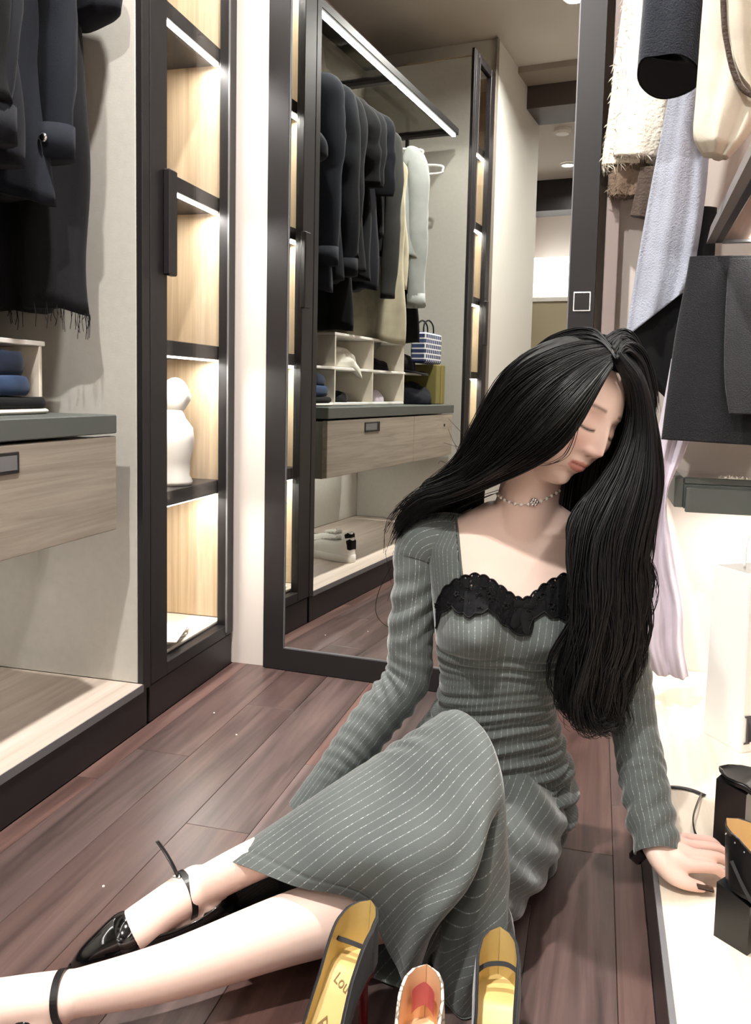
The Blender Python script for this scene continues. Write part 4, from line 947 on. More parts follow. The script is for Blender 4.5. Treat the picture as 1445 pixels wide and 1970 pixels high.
def in_poly(px, py, poly):
    inside = np.zeros(px.shape, bool); n = len(poly)
    for i in range(n):
        x1, y1 = poly[i]; x2, y2 = poly[(i+1) % n]; c = ((y1 > py) != (y2 > py)) & (px < (x2-x1)*(py-y1)/(y2-y1+1e-9)+x1); inside ^= c
    return inside
def project(P):
    q = P-CAM_C; d = q@c_fwd; return 722.5+CAM_F*(q@c_right)/d, 893-CAM_F*(q@c_up)/d
SW = .0092                                                   # stripe spacing in metres
# bodice and hips
P, S, zs = torso_grid(300, 260, .0, .592, off=.0045)
ang = np.arange(261)/260
u_ = np.broadcast_to(ang*(2*math.pi*.112)/SW, (300, 261)); uvt = np.stack([u_, np.broadcast_to(zs[:, None]*10, (300, 261))], -1)
Nn = grid_normals(P); sgn = np.sign(np.mean(np.sum(Nn*(P-P.mean(1, keepdims=True)), -1))); Nn *= sgn
zz = P[..., 2]; lx = S
# gathered folds: mostly level at the waist, slanting down to the right hip
wv = zz-.10*lx+.012*wob(P, 14, 41); amp = .0042*np.exp(-((zz-.255)/.055)**2)+.0055*np.exp(-((zz-.155)/.055)**2)*ss(-.10, .06, lx)
fold = amp*(np.sin(wv*2*math.pi/.024+2.6*wob(P, 11, 42))*(.7+.6*wob(P, 13, 45))+.5*np.sin(wv*2*math.pi/.0135+4*wob(P, 12, 43))*(.6+.8*wob(P, 15, 46)))
fold += .0028*np.exp(-((zz-.352)/.018)**2)*np.sin((zz+.05*np.abs(lx))*2*math.pi/.017)
fold += .0015*wob(P, 30, 44)
# side drapes on the right hip
fold += .010*np.exp(-((zz-.12)/.06)**2)*ss(.06, .14, lx)*np.sin((zz+.25*lx)*2*math.pi/.038)
P = P+Nn*fold[..., None]
# under bust seam
P[..., 2] = np.maximum(P[..., 2], .002)
px_, py_ = project(P); front = np.sum(Nn*FRW, -1) > -.15
win = [(700, 700), (868, 700), (874, 960), (880, 1030), (889, 1122), (930, 1130), (975, 1150), (1012, 1172), (1045, 1150), (1085, 1128), (1112, 1120), (1135, 960), (1150, 700), (700, 700)]
win = [(868, 700), (874, 960), (880, 1030), (889, 1122), (930, 1130), (975, 1150), (1012, 1172), (1045, 1150), (1085, 1128), (1112, 1120), (1135, 960), (1150, 700)]
cut = (in_poly(px_, py_, win) & front) | (zz > .582) | ((~front) & (np.abs(lx) < .075) & (zz > .535))
kp = ~(cut[:-1]) & ~(cut[1:]); kp = kp & np.roll(kp, -1, 1)
add_cloth(P, uvt, keep=np.concatenate([kp], 1))
# strap edge binding along the neckline
# sleeves
def sleeve(path, rad, wr, nl=200, nr=64, seed=0, ecc=1.0):
    C_ = catmull(np.column_stack([path, rad]), nl); p, r = C_[:, :3], C_[:, 3]
    s = np.linspace(0, 1, nl); ln = np.concatenate([[0], np.cumsum(np.linalg.norm(np.diff(p, axis=0), axis=1))])
    V, _ = tube(p, r, nr, cap=False, up=FRW); P = V.reshape(nl, nr, 3); Nn = norm(P-p[:, None])
    a = np.arange(nr)*2*math.pi/nr
    w = np.zeros((nl, nr))
    for (c, sd, am, lam, sl) in wr:
        w += am*np.exp(-((ln[:, None]-c)/sd)**2)*np.sin((ln[:, None]+sl*np.sin(a+c*20)[None]+.010*wob(P, 25, seed))*2*math.pi/lam+3.2*wob(P, 14, seed+1))*(.55+.75*wob(P, 20, seed+5))
    w += .0016*wob(P, 34, seed+2)
    P = P+Nn*w[..., None]
    uv = np.stack([np.broadcast_to(np.arange(nr+1)/nr*(2*math.pi*.036)/SW, (nl, nr+1)), np.broadcast_to(ln[:, None]*10, (nl, nr+1))], -1)
    add_cloth(P, uv)
    # turn the end of the sleeve inwards
    E = P[-1]; c = E.mean(0); add_cloth(np.array([E, c+(E-c)*.9, c+(E-c)*.88-norm(p[-1]-p[-2])*.03]), np.broadcast_to(uv[-1:], (3, nr+1, 2)))
sleeve([V3(-.185, 1.305, .522), V3(-.222, 1.303, .524), V3(-.254, 1.299, .514), V3(-.266, 1.296, .492), J(804, 1110, 1.288), J(790, 1220, 1.275), J(783, 1305, 1.268), elR*.68+wrR*.32, elR*.35+wrR*.65, wrR*.94+elR*.06, wrR+norm(wrR-elR)*.03], [.040, .0445, .0450, .0430, .0385, .0365, .0365, .0365, .0335, .029, .027],
       [(.17, .05, .0030, .032, .024), (.31, .05, .0046, .024, .020), (.40, .06, .0040, .028, .026)], seed=50)
sleeve([V3(-.035, 1.318, .522), V3(.004, 1.322, .522), V3(.034, 1.325, .510), V3(.046, 1.325, .488), shL*.6+elL*.4, elL+V3(0, 0, .02), elL*.8+wrL*.2, elL*.6+wrL*.4, elL*.35+wrL*.65, elL*.12+wrL*.88, wrL+norm(wrL-elL)*.008], [.040, .0445, .0440, .0425, .0385, .0350, .0335, .0335, .0335, .0325, .0300],
       [(.26, .05, .0026, .030, .022), (.46, .05, .0040, .034, .030), (.39, .03, .0026, .024, .025)], seed=60)
# thigh under the cloth on the right, resting on the floor
def limb_cloth(path, rad, seed, amp=.004, lam=.05, nl=90, nr=72, flat=.9):
    C_ = catmull(np.column_stack([path, rad]), nl); V, _ = tube(C_[:, :3], C_[:, 3], nr, flat=flat, cap=False, up=(0, 0, 1)); P = V.reshape(nl, nr, 3); Nn = norm(P-C_[:, None, :3])
    P = P+Nn*(amp*np.sin((P@V3(.8, .3, .9))*2*math.pi/lam+2*wob(P, 12, seed))+.002*wob(P, 30, seed+1))[..., None]; P[..., 2] = np.maximum(P[..., 2], .003)
    uv = np.stack([np.broadcast_to(np.arange(nr+1)/nr*40, (nl, nr+1)), np.broadcast_to(np.linspace(0, 4, nl)[:, None], (nl, nr+1))], -1); add_cloth(P, uv)
limb_cloth([V3(-.115, 1.32, .105), V3(-.10, 1.27, .10), V3(-.115, 1.16, .095), V3(-.16, 1.05, .09), kneeB+V3(0, 0, .0)], [.080, .088, .080, .070, .058], 71)
limb_cloth([V3(-.20, 1.33, .12), V3(-.195, 1.24, .17), V3(-.175, 1.12, .245), kneeA+V3(0, .012, -.012)], [.086, .078, .066, .045], 73, amp=.002)
# the skirt sheet over both knees down to the hem
A_ = atY; Zp = atZ
rings = [
    [A_(812, 1412, 1.13), A_(868, 1366, 1.065), A_(930, 1408, 1.02), A_(966, 1495, .99), A_(976, 1600, .985), A_(985, 1740, 1.03), Zp(990, 1850, .006), V3(-.12, 1.13, .006), V3(-.24, 1.20, .01), V3(-.25, 1.18, .17)],
    [A_(748, 1458, 1.115), A_(790, 1418, 1.055), A_(868, 1462, .995), A_(925, 1545, .955), A_(950, 1650, .95), A_(968, 1780, .98), Zp(984, 1885, .005), V3(-.16, 1.11, .005), V3(-.28, 1.18, .006), V3(-.30, 1.15, .13)],
    [A_(672, 1502, 1.10), A_(705, 1474, 1.045), A_(795, 1535, .975), A_(868, 1615, .93), A_(905, 1720, .925), A_(932, 1825, .95), Zp(970, 1915, .004), V3(-.20, 1.08, .004), V3(-.34, 1.15, .004), V3(-.36, 1.12, .10)],
    [A_(545, 1588, 1.06), A_(572, 1558, 1.01), A_(665, 1615, .945), A_(760, 1680, .912), A_(820, 1775, .915), A_(872, 1870, .95), Zp(945, 1938, .004), V3(-.24, 1.03, .004), V3(-.42, 1.09, .004), V3(-.43, 1.06, .07)],
    [A_(416, 1672, 1.01), A_(436, 1655, .98), A_(556, 1700, .935), A_(690, 1742, .928), A_(760, 1850, .945), Zp(835, 1922, .003), Zp(928, 1957, .003), V3(-.25, .985, .003), V3(-.41, 1.03, .003), V3(-.485, 1.005, .035)],
]
nu, nv = 190, 300
r0_ = np.array(rings[0]); c0_ = r0_.mean(0); back = V3(-.03, .13, -.05)
rings = [list(c0_+(r0_-c0_)*.55+back*1.0), list(c0_+(r0_-c0_)*.86+back*.45)]+rings
rg = np.array([catmull(np.array(r), nv, closed=True) for r in rings]); P = catmull(rg.reshape(len(rings), -1), nu).reshape(nu, nv, 3)
Nn = grid_normals(P); cen = P.mean(1, keepdims=True); sgn = np.sign(np.sum(Nn*(P-cen))); Nn *= sgn
uu = np.clip((np.linspace(0, 1, nu)*6-2)/4, 0, 1)[:, None]; vv = (np.arange(nv)/nv*10)[None]
d = np.zeros((nu, nv))
vc = 3.45+1.35*uu; d += -.040*np.exp(-((vv-vc)/.17)**2)*ss(.05, .35, uu)+.014*np.exp(-((vv-vc+.45)/.22)**2)*ss(.1, .5, uu)
vc = 4.5+1.0*uu; d += .016*np.exp(-((vv-vc)/.2)**2)*ss(.05, .4, uu)-.010*np.exp(-((vv-vc-.4)/.2)**2)
d += .004*np.sin(vv*2.6+3*uu)*ss(.2, 1, uu)*np.exp(-((vv-2.5)/1.6)**2)
d += .0012*wob(P, 26, 81)
# small gathers by the bent knee
d += .0035*np.exp(-((vv-.7)/.5)**2)*np.exp(-((uu-.28)/.12)**2)*np.sin(uu*60+vv*3)
# hem seam
d += -.0012*np.exp(-((uu-.93)/.008)**2)
P = P+Nn*d[..., None]; P[..., 2] = np.maximum(P[..., 2], .002)
arc = np.concatenate([[0], np.cumsum(np.linalg.norm(np.diff(np.vstack([P[nu//2], P[nu//2][:1]]), axis=0), axis=1))])
uvs = np.stack([np.broadcast_to(arc/.0120, (nu, nv+1)), np.broadcast_to(uu*6, (nu, nv+1))], -1)
add_cloth(P, uvs)
# inner face of the hem so the opening reads as cloth
add_cloth(np.array([P[-1], P[-1]+(P[-1].mean(0)-P[-1])*.01-Nn[-1]*.003, P[-8]-Nn[-8]*.004, P[-40]-Nn[-40]*.006]), np.broadcast_to(uvs[-1:], (4, nv+1, 2)))
dv = np.vstack(DV); du = np.vstack(DU)
dress = mesh_obj('dress', dv, DF, dm, person, smooth=True, uv=du); dress['label'] = 'grey glitter pinstripe long sleeved dress'
bm_ = bmesh.new(); bm_.from_mesh(dress.data); dress_bvh = BVHTree.FromBMesh(bm_); bm_.free()
SURF = [body_bvh, dress_bvh]
def cast_line(pts, off=.003, n=60):
    out = []; q = catmull(np.array(pts, float), n)
    for x_, y_ in q:
        h = cast(SURF, x_, y_)
        if h is not None: out.append(h[0]-norm(px_dir(x_, y_))*off)
    return np.array(out)
# neckline binding on the strap
ln_ = cast_line([(874, 965), (878, 1000), (882, 1040), (886, 1085), (890, 1118)], .0012, 40)
for _ in range(8): ln_[1:-1] = .25*ln_[:-2]+.5*ln_[1:-1]+.25*ln_[2:]
v, f = tube(ln_, .0022, 8); mesh_obj('neckline_binding', v, f, dm, dress, smooth=True)
# ------------------------------------------------------------------ lace trim
lm, nt, b = new_mat('black lace'); L = nt.links; b.inputs['Base Color'].default_value = srgb(7, 7, 9); b.inputs['Roughness'].default_value = .7; b.inputs['Specular IOR Level'].default_value = .12
uvn = N(nt, 'ShaderNodeUVMap'); vo = N(nt, 'ShaderNodeTexVoronoi', i_Scale=1.0); vo.feature = 'DISTANCE_TO_EDGE'; L.new(uvn.outputs[0], vo.inputs['Vector'])
n2 = N(nt, 'ShaderNodeTexNoise', i_Scale=.55, i_Detail=2.0); L.new(uvn.outputs[0], n2.inputs['Vector'])
thr = mth('MULTIPLY', mth('SUBTRACT', n2.outputs['Fac'], .40), .9)
hole = mth('GREATER_THAN', vo.outputs['Distance'], mth('MAXIMUM', mth('SUBTRACT', .42, mth('MAXIMUM', thr, 0.0)), .16))
al = mth('SUBTRACT', 1.0, mth('MULTIPLY', hole, .72)); L.new(al, b.inputs['Alpha'])
upE = [(838, 1170), (850, 1140), (870, 1122), (890, 1112), (914, 1107), (936, 1112), (955, 1124), (975, 1138), (992, 1150), (1008, 1154), (1024, 1146), (1042, 1130), (1062, 1118), (1085, 1107), (1105, 1102), (1130, 1096)]
loE = [(838, 1205), (848, 1178), (866, 1166), (886, 1176), (904, 1182), (926, 1174), (946, 1172), (962, 1190), (980, 1206), (1010, 1218), (1022, 1196), (1040, 1176), (1062, 1182), (1084, 1184), (1106, 1168), (1130, 1152)]
nu, nv = 260, 26
Ue, Le = catmull(np.array(upE, float), nu), catmull(np.array(loE, float), nu)
s_ = np.arange(nu)/nu; Ue[:, 1] += -4.5*np.abs(np.sin(s_*math.pi*17)); Le[:, 1] += 6*np.abs(np.sin(s_*math.pi*13+.5))
G_ = np.zeros((nu, nv, 3)); last = None
for i in range(nu):
    for j in range(nv):
        q = Ue[i]+(Le[i]-Ue[i])*j/(nv-1); h = cast(SURF, q[0], q[1])
        if h is not None: last = np.linalg.norm(h[0]-CAM_C)
        G_[i, j, 0] = last
for _ in range(25):
    D_ = G_[..., 0]; D_[1:-1] = .25*D_[:-2]+.5*D_[1:-1]+.25*D_[2:]; D_[:, 1:-1] = .25*D_[:, :-2]+.5*D_[:, 1:-1]+.25*D_[:, 2:]
D_ = G_[..., 0].copy()
for i in range(nu):
    for j in range(nv):
        q = Ue[i]+(Le[i]-Ue[i])*j/(nv-1); G_[i, j] = CAM_C+norm(px_dir(*q))*(D_[i, j]-.006)
G_ += .0012*wob(G_, 260, 90)[..., None]*FRW
uvl = np.stack([np.broadcast_to((s_*62)[:, None], (nu, nv)), np.broadcast_to((np.arange(nv)/nv*9)[None], (nu, nv))], -1).reshape(-1, 2)
lace = mesh_obj('lace_trim', G_.reshape(-1, 3), grid_faces(nu, nv, False), lm, dress, smooth=True, uv=uvl); lace['label'] = 'black floral lace trim along the neckline'
cord = mat('black lace cord', srgb(8, 8, 10), .6, spec=.25)
for e_ in (0, -1):
    v, f = tube(G_[:, e_]-norm(G_[:, e_]-CAM_C)*.0008, .0014, 6); mesh_obj('lace_edge', v, f, cord, lace, smooth=True)
def lace_at(px, py):
    h = cast(SURF, px, py); return h[0]-norm(px_dir(px, py))*.0085
r_ = random.Random(5)
for k in range(26):                                            # little corded flowers on the lace
    i = r_.randrange(6, nu-6); j = r_.randrange(4, nv-3); c = G_[i, j]-norm(G_[i, j]-CAM_C)*.001; R_ = r_.uniform(.004, .0065); pts = []
    ex = norm(G_[i+3, j]-G_[i-3, j]); ey = norm(np.cross(ex, norm(CAM_C-c)))
    for q in np.linspace(0, 2*math.pi, 40): pts.append(c+(ex*math.cos(q)+ey*math.sin(q))*R_*(.7+.3*math.cos(5*q)))
    v, f = tube(pts, .0009, 5, cap=False); mesh_obj('lace_flower', v, f, cord, lace, smooth=True)
# bow with two hanging petals
bow = []
for (cx, cy, rx, ry, an) in ((1002, 1165, 12, 9, .3), (1020, 1168, 12, 9, -.3), (1011, 1167, 6, 6, 0)):
    c = lace_at(cx, cy); v, f = blob((0, 0, 0), rx/1280, .005, ry/1280, int(cx), 20, 12, .25); bow.append((c+v[:, :1]*c_right+v[:, 2:]*c_up-v[:, 1:2]*c_fwd, f))
for (x0, y0, x1, y1, w_) in ((1010, 1172, 985, 1208, 12), (1014, 1172, 1015, 1222, 13)):
    a, b_ = lace_at(x0, y0), lace_at(x1, y1); m_ = (a+b_)/2; P_ = catmull([a, m_, b_], 16); v, f = tube(P_, np.array([.002+w_/1280*math.sin(math.pi*min(1, .12+.86*i/15))**.8*.8 for i in range(16)]), 12, flat=.28, up=np.cross(norm(b_-a), -c_fwd)); bow.append((v, f))
v, f = merge(bow); mesh_obj('bow', v, f, FB['black'], dress, smooth=True)
# sleeve-end charm
c = atZ(1228, 1645, .13)
v, f = box_vf(-.009, .009, -.006, .006, -.011, .011, .003); v = np.array(v)@np.array([[.8, 0, -.6], [0, 1, 0], [.6, 0, .8]])
mesh_obj('cuff_clasp', v+c, f, mat('black gloss clasp', srgb(14, 12, 12), .15), dress)

# ------------------------------------------------------------------ necklace
nk = thing('necklace', None, None, (0, 0, 0)); nk.parent = person; nk.location = (0, 0, 0); ORG[nk.name] = ORG[person.name]; nk['label'] = 'fine pearl necklace with a small flower pendant'
npx = catmull(np.array([(950, 938), (958, 951), (974, 963), (1000, 971), (1028, 968), (1054, 958), (1076, 944)], float), 400)
pts = [cast([body_bvh], *q) for q in npx]; pts = np.array([h[0]-norm(h[0]-CAM_C)*.0012 for h in pts if h is not None])
v, f = tube(pts[::6], .0005, 5); mesh_obj('chain', v, f, M['chrome'], nk, smooth=True)
pearl = mat('pearl', srgb(244, 238, 230), .18, coat=.5)
ln = np.concatenate([[0], np.cumsum(np.linalg.norm(np.diff(pts, axis=0), axis=1))]); bd = None
for q in np.arange(.002, ln[-1], .0100):
    i = int(np.searchsorted(ln, q)); c = pts[min(i, len(pts)-1)]
    if bd is None:
        a = np.linspace(-1, 1, 7)*math.pi/2; v, f = lathe([(max(1e-5, .0030*math.cos(t)), .0030*math.sin(t)) for t in a], 10); bd = mesh_obj('pearl', v+c, f, pearl, nk, smooth=True); bme = bd.data; bd.location = (0, 0, 0)
        v0 = np.array(v); bme.vertices.foreach_set('co', v0.ravel().astype(np.float32)); bd.location = tuple(c-ORG[nk.name])
    else:
        o = link('pearl', bme, nk); o.location = tuple(c-ORG[nk.name])
h = cast([body_bvh], 1028, 966); c = h[0]-norm(h[0]-CAM_C)*.003; fl = []
for k in range(6):
    q = k*math.pi/3; cc_ = c+(c_right*math.cos(q)+c_up*math.sin(q))*.0042; v, f = blob((0, 0, 0), .0028, .0028, .0028, k, 10, 8, .05); fl.append((v+cc_, f))
v, f = blob((0, 0, 0), .003, .003, .003, 9, 10, 8, .05); fl.append((v+c-c_fwd*.002, f)); v, f = merge(fl); mesh_obj('flower_pendant', v, f, M['chrome'], nk, smooth=True)

# ------------------------------------------------------------------ shoes she wears
patent = mat('black patent leather', srgb(10, 10, 11), .12, coat=.8); leather = mat('black leather', srgb(18, 17, 18), .35)
def worn_shoe(ank, heel, ball, toe, label, full=True):
    back_ = norm(heel-ball)
    s = thing('pump', None, None, (0, 0, 0)); s.parent = person; s.location = (0, 0, 0); ORG[s.name] = ORG[person.name]; s['label'] = label
    ax = norm(toe-ball); rr_ = .0305
    v, f = seg_tube([ball+ax*.004-(ball-ank)*.02, ball*.55+toe*.45, toe+ax*.004, toe+ax*.022], [.0310, .0265, .017, .007], 26, flat=1.16); mesh_obj('toe_box', v, f, patent, s, smooth=True)
    # sole from toe to heel
    q = catmull([toe+ax*.02+V3(0, 0, -.008), ball+V3(0, 0, -.026), ball*.5+heel*.5+V3(0, .0, -.028), heel+V3(.004, 0, -.026)], 30)
    v, f = tube(q, np.interp(np.linspace(0, 1, 30), [0, .3, .65, 1], [.010, .030, .020, .024]), 18, flat=.16, up=(0, 1, .0)); v[:, 2] = np.maximum(v[:, 2], .001); mesh_obj('sole', v, f, leather, s, smooth=True)
    v, f = seg_tube([heel-back_*.004, heel+back_*.006+V3(0, 0, -.004)], [.0275, .0260], 18); mesh_obj('counter', v, f, patent, s, smooth=True)
    if not full: return s
    # far side quarter and heel counter
    back = norm(heel-ball); side = norm(np.cross(V3(0, 0, 1), back))
    for sg in (1, -1):
        q = catmull([ball+side*sg*.027+V3(0, 0, -.004), ball*.5+heel*.5+side*sg*.025+V3(0, 0, -.008), heel+side*sg*.024+V3(0, 0, .006), heel+back*.024+V3(0, 0, .014)], 30)
        v, f = tube(q, np.interp(np.linspace(0, 1, 30), [0, .5, 1], [.016, .012, .020]), 14, flat=.14, up=(0, 0, 1)); v[:, 2] = np.maximum(v[:, 2], .001); mesh_obj('quarter', v, f, patent, s, smooth=True)
    hp = heel+back*.010+V3(0, 0, -.022); dn_ = norm(back*.95+V3(0, 0, -.10))
    v, f = tube([hp, hp+dn_*.03, hp+dn_*.075], [.020, .013, .008], 14); v[:, 2] = np.maximum(v[:, 2], .001); mesh_obj('heel', v, f, patent, s, smooth=True)
    return s
sA = worn_shoe(ankA, heelA, ballA, toeA, 'black patent pump with an ankle strap')
sB = worn_shoe(ankB, heelB, ballB, toeB, 'black patent pump with a slim strap, mostly out of frame', full=False)
def loop_strap(center, axis, r, w, s, name='ankle_strap', flat=.25, squash=1.0):
    ax = norm(axis); e1 = norm(np.cross(ax, V3(0, 0, 1))); e2 = np.cross(ax, e1); n = 48; P = []
    for i in range(n):
        q = i*2*math.pi/n; rad = e1*math.cos(q)*squash+e2*math.sin(q); base = center+rad*r
        P.append([base+ax*w, base+ax*w+rad*.0022, base-ax*w+rad*.0022, base-ax*w])
    P = np.array(P); P = np.concatenate([P, P[:1]]); v = P.reshape(-1, 3); f = grid_faces(n+1, 4); return mesh_obj(name, v, f, leather, s, smooth=False)
st = loop_strap(atZ(357, 1722, .074), norm(ballA-ankA)*.93+V3(.1, 0, .25), .0300, .0042, sA)
tl_ = catmull([atZ(344, 1690, .100), atZ(334, 1668, .115), atZ(318, 1640, .128), atZ(302, 1618, .140)], 16)
v, f = tube(tl_, .0048, 10, flat=.35, up=c_fwd); mesh_obj('strap_end', v, f, leather, sA, smooth=True)
v, f = box_vf(-.006, .006, -.004, .004, -.005, .005, .001); mesh_obj('buckle', np.array(v)+atZ(341, 1692, .099), f, M['chrome'], sA)
loop_strap(atZ(121, 1917, .062), c_right+.12*c_up, .0262, .0042, sB)
# ================================================================== hair
hm, nt, b = new_mat('black hair'); b.inputs['Base Color'].default_value = srgb(14, 13, 15); b.inputs['Roughness'].default_value = .44; b.inputs['Specular IOR Level'].default_value = .36
hs = []                                             # (path, radius)
def guide(pts, n=40):
    P = np.array([atY(x, y, Y) for x, y, Y in pts]); return catmull(P, n)
def strands(guides, count, r=.0011, spread=.006, wave=.006, waves=2.2, seed=0, n=40, tip=.35, cut=(.86, 1.0), jit=1.0, wstart=.35):
    """locks between neighbouring guides; each strand keeps its place across the sheet"""
    rr = np.random.default_rng(seed); Gs = np.array([guide(g, n) for g in guides]); k = len(Gs)
    t = np.linspace(0, 1, n)
    lock = rr.uniform(0, k-1, max(6, count//26)); lph = rr.uniform(0, 6.28, len(lock)); ldir = norm(rr.normal(size=(len(lock), 3))); lw = rr.uniform(.5, 1.2, len(lock)); loff = rr.normal(size=(len(lock), 3))
    for i in range(count):
        li = rr.integers(len(lock)); s = lock[li]+rr.normal()*.05*jit*(k-1)/3; s = abs(s); s = s if s < k-1.001 else 2*(k-1.001)-s; s = min(max(s, 0), k-1.001); a = int(s); u = s-a
        P = Gs[a]*(1-u)+Gs[a+1]*u
        off = (loff[li]*1.1+np.clip(rr.normal(size=3), -1.6, 1.6)*.7)*spread*(.4+.6*min(1, s*2.0)); w = ss(.05, .4, t)[:, None]
        P = P+off*(.25+.75*w)
        wv = wave*lw[li]*ss(wstart, .85, t)*np.sin(t*waves*6.28+lph[li]); P = P+wv[:, None]*ldir[li]*V3(1, .6, .25)
        m = max(8, int(n*rr.uniform(*cut))); rad = r*rr.uniform(.7, 1.3)*np.interp(np.linspace(0, 1, m), [0, .1, .75, 1], [.6, 1, 1, tip])
        hs.append((P[:m], rad))
# scalp under the hair
def scalp():
    n, m = 60, 40; th = np.linspace(.02, math.pi*.98, m); ph = np.arange(n)*2*math.pi/n; T, Pp = np.meshgrid(th, ph, indexing='ij')
    ux, uy, uz = np.sin(T)*np.sin(Pp), np.sin(T)*np.cos(Pp), np.cos(T)
    sc = HS*1.035; x, y, z = .0735*ux, np.where(uy > 0, .080*uy, .102*uy), np.where(uz > 0, .117*uz, .10*uz)
    fwd = np.clip(uy, 0, 1)*ss(.75, .2, uz); y = y-.075*fwd*1.6
    V = hc+sc*(x[..., None]*HE+y[..., None]*HD+z[..., None]*HU)
    return V.reshape(-1, 3), [q[::-1] for q in grid_faces(m, n)]
v, f = scalp(); v0, f0 = v, f
# --- sweep to the left over cheek, neck and shoulder
Aset = [
    [(1176, 706, 1.172), (1150, 752, 1.152), (1116, 806, 1.148), (1072, 856, 1.160), (1020, 890, 1.182), (955, 918, 1.205), (880, 952, 1.232), (806, 984, 1.262), (764, 1030, 1.275)],
    [(1174, 696, 1.178), (1134, 742, 1.148), (1086, 800, 1.140), (1034, 850, 1.155), (975, 890, 1.180), (920, 922, 1.215), (850, 950, 1.240), (796, 972, 1.270), (752, 1050, 1.285)],
    [(1172, 684, 1.185), (1115, 715, 1.150), (1050, 775, 1.142), (1000, 832, 1.160), (950, 880, 1.195), (900, 918, 1.230), (842, 942, 1.262), (800, 960, 1.295), (764, 1000, 1.315)],
    [(1165, 672, 1.200), (1095, 690, 1.165), (1020, 745, 1.162), (968, 808, 1.185), (928, 865, 1.220), (888, 910, 1.260), (845, 938, 1.295), (820, 960, 1.33), (800, 1080, 1.35)],
    [(1155, 660, 1.225), (1078, 668, 1.195), (1000, 715, 1.200), (952, 780, 1.225), (918, 845, 1.260), (885, 900, 1.300), (860, 940, 1.335), (850, 1020, 1.37), (850, 1130, 1.38)],
    [(1145, 652, 1.255), (1060, 660, 1.240), (985, 715, 1.250), (942, 785, 1.275), (910, 850, 1.305), (885, 905, 1.340), (880, 980, 1.375), (890, 1080, 1.385), (900, 1200, 1.385)],
    [(1140, 650, 1.29), (1050, 668, 1.290), (990, 730, 1.310), (960, 800, 1.335), (940, 880, 1.36), (930, 960, 1.385), (935, 1060, 1.395), (945, 1160, 1.395), (950, 1260, 1.39)],
]
Bset = [
    [(1188, 702, 1.182), (1206, 750, 1.215), (1208, 800, 1.245), (1198, 850, 1.250), (1176, 898, 1.240), (1140, 945, 1.215), (1108, 985, 1.190), (1094, 1050, 1.172), (1104, 1120, 1.160), (1104, 1190, 1.158), (1086, 1260, 1.165), (1072, 1325, 1.172), (1092, 1375, 1.172)],
    [(1190, 698, 1.184), (1214, 750, 1.215), (1220, 810, 1.235), (1210, 870, 1.225), (1188, 930, 1.200), (1158, 985, 1.178), (1136, 1050, 1.165), (1134, 1120, 1.152), (1140, 1190, 1.148), (1126, 1260, 1.155), (1104, 1325, 1.162), (1112, 1385, 1.165), (1150, 1405, 1.165)],
    [(1192, 692, 1.186), (1224, 745, 1.205), (1232, 815, 1.215), (1226, 880, 1.205), (1210, 945, 1.185), (1188, 1010, 1.172), (1172, 1080, 1.162), (1170, 1150, 1.155), (1168, 1220, 1.155), (1154, 1290, 1.160), (1140, 1350, 1.165), (1156, 1400, 1.168), (1180, 1385, 1.168)],
    [(1192, 682, 1.195), (1234, 740, 1.205), (1244, 815, 1.215), (1244, 885, 1.212), (1236, 950, 1.202), (1218, 1020, 1.195), (1204, 1095, 1.190), (1204, 1165, 1.190), (1198, 1235, 1.190), (1184, 1300, 1.190), (1172, 1355, 1.190), (1184, 1395, 1.190), (1158, 1410, 1.185)],
    [(1190, 670, 1.215), (1238, 730, 1.225), (1252, 810, 1.235), (1257, 885, 1.240), (1258, 940, 1.240), (1244, 1005, 1.238), (1228, 1075, 1.235), (1232, 1145, 1.235), (1222, 1215, 1.235), (1204, 1285, 1.232), (1190, 1345, 1.228), (1186, 1390, 1.222)],
    [(1180, 660, 1.24), (1230, 715, 1.255), (1248, 800, 1.27), (1254, 880, 1.285), (1252, 950, 1.30), (1242, 1020, 1.31), (1232, 1090, 1.31), (1226, 1160, 1.31), (1216, 1230, 1.30), (1200, 1290, 1.29)],
    [(1166, 648, 1.262), (1214, 688, 1.290), (1240, 790, 1.312), (1246, 890, 1.325), (1238, 1000, 1.338), (1224, 1100, 1.338), (1205, 1230, 1.32)],
    [(1152, 645, 1.300), (1190, 672, 1.332), (1220, 770, 1.352), (1226, 880, 1.362), (1214, 1000, 1.366), (1195, 1120, 1.36), (1180, 1230, 1.34)],
]
def fix(S, n):      # same number of control points for each guide
    out = []
    for g in S:
        q = catmull(np.array(g, float), n); out.append([tuple(p) for p in q])
    return out
Aset, Bset = fix(Aset, 12), fix(Bset, 14)
strands(Aset, 3000, spread=.0050, wave=.006, waves=1.6, seed=1, cut=(.8, 1.0), r=.0009)
strands(Bset, 3600, spread=.0055, wave=.019, waves=2.7, seed=2, cut=(.84, 1.0), r=.0009)
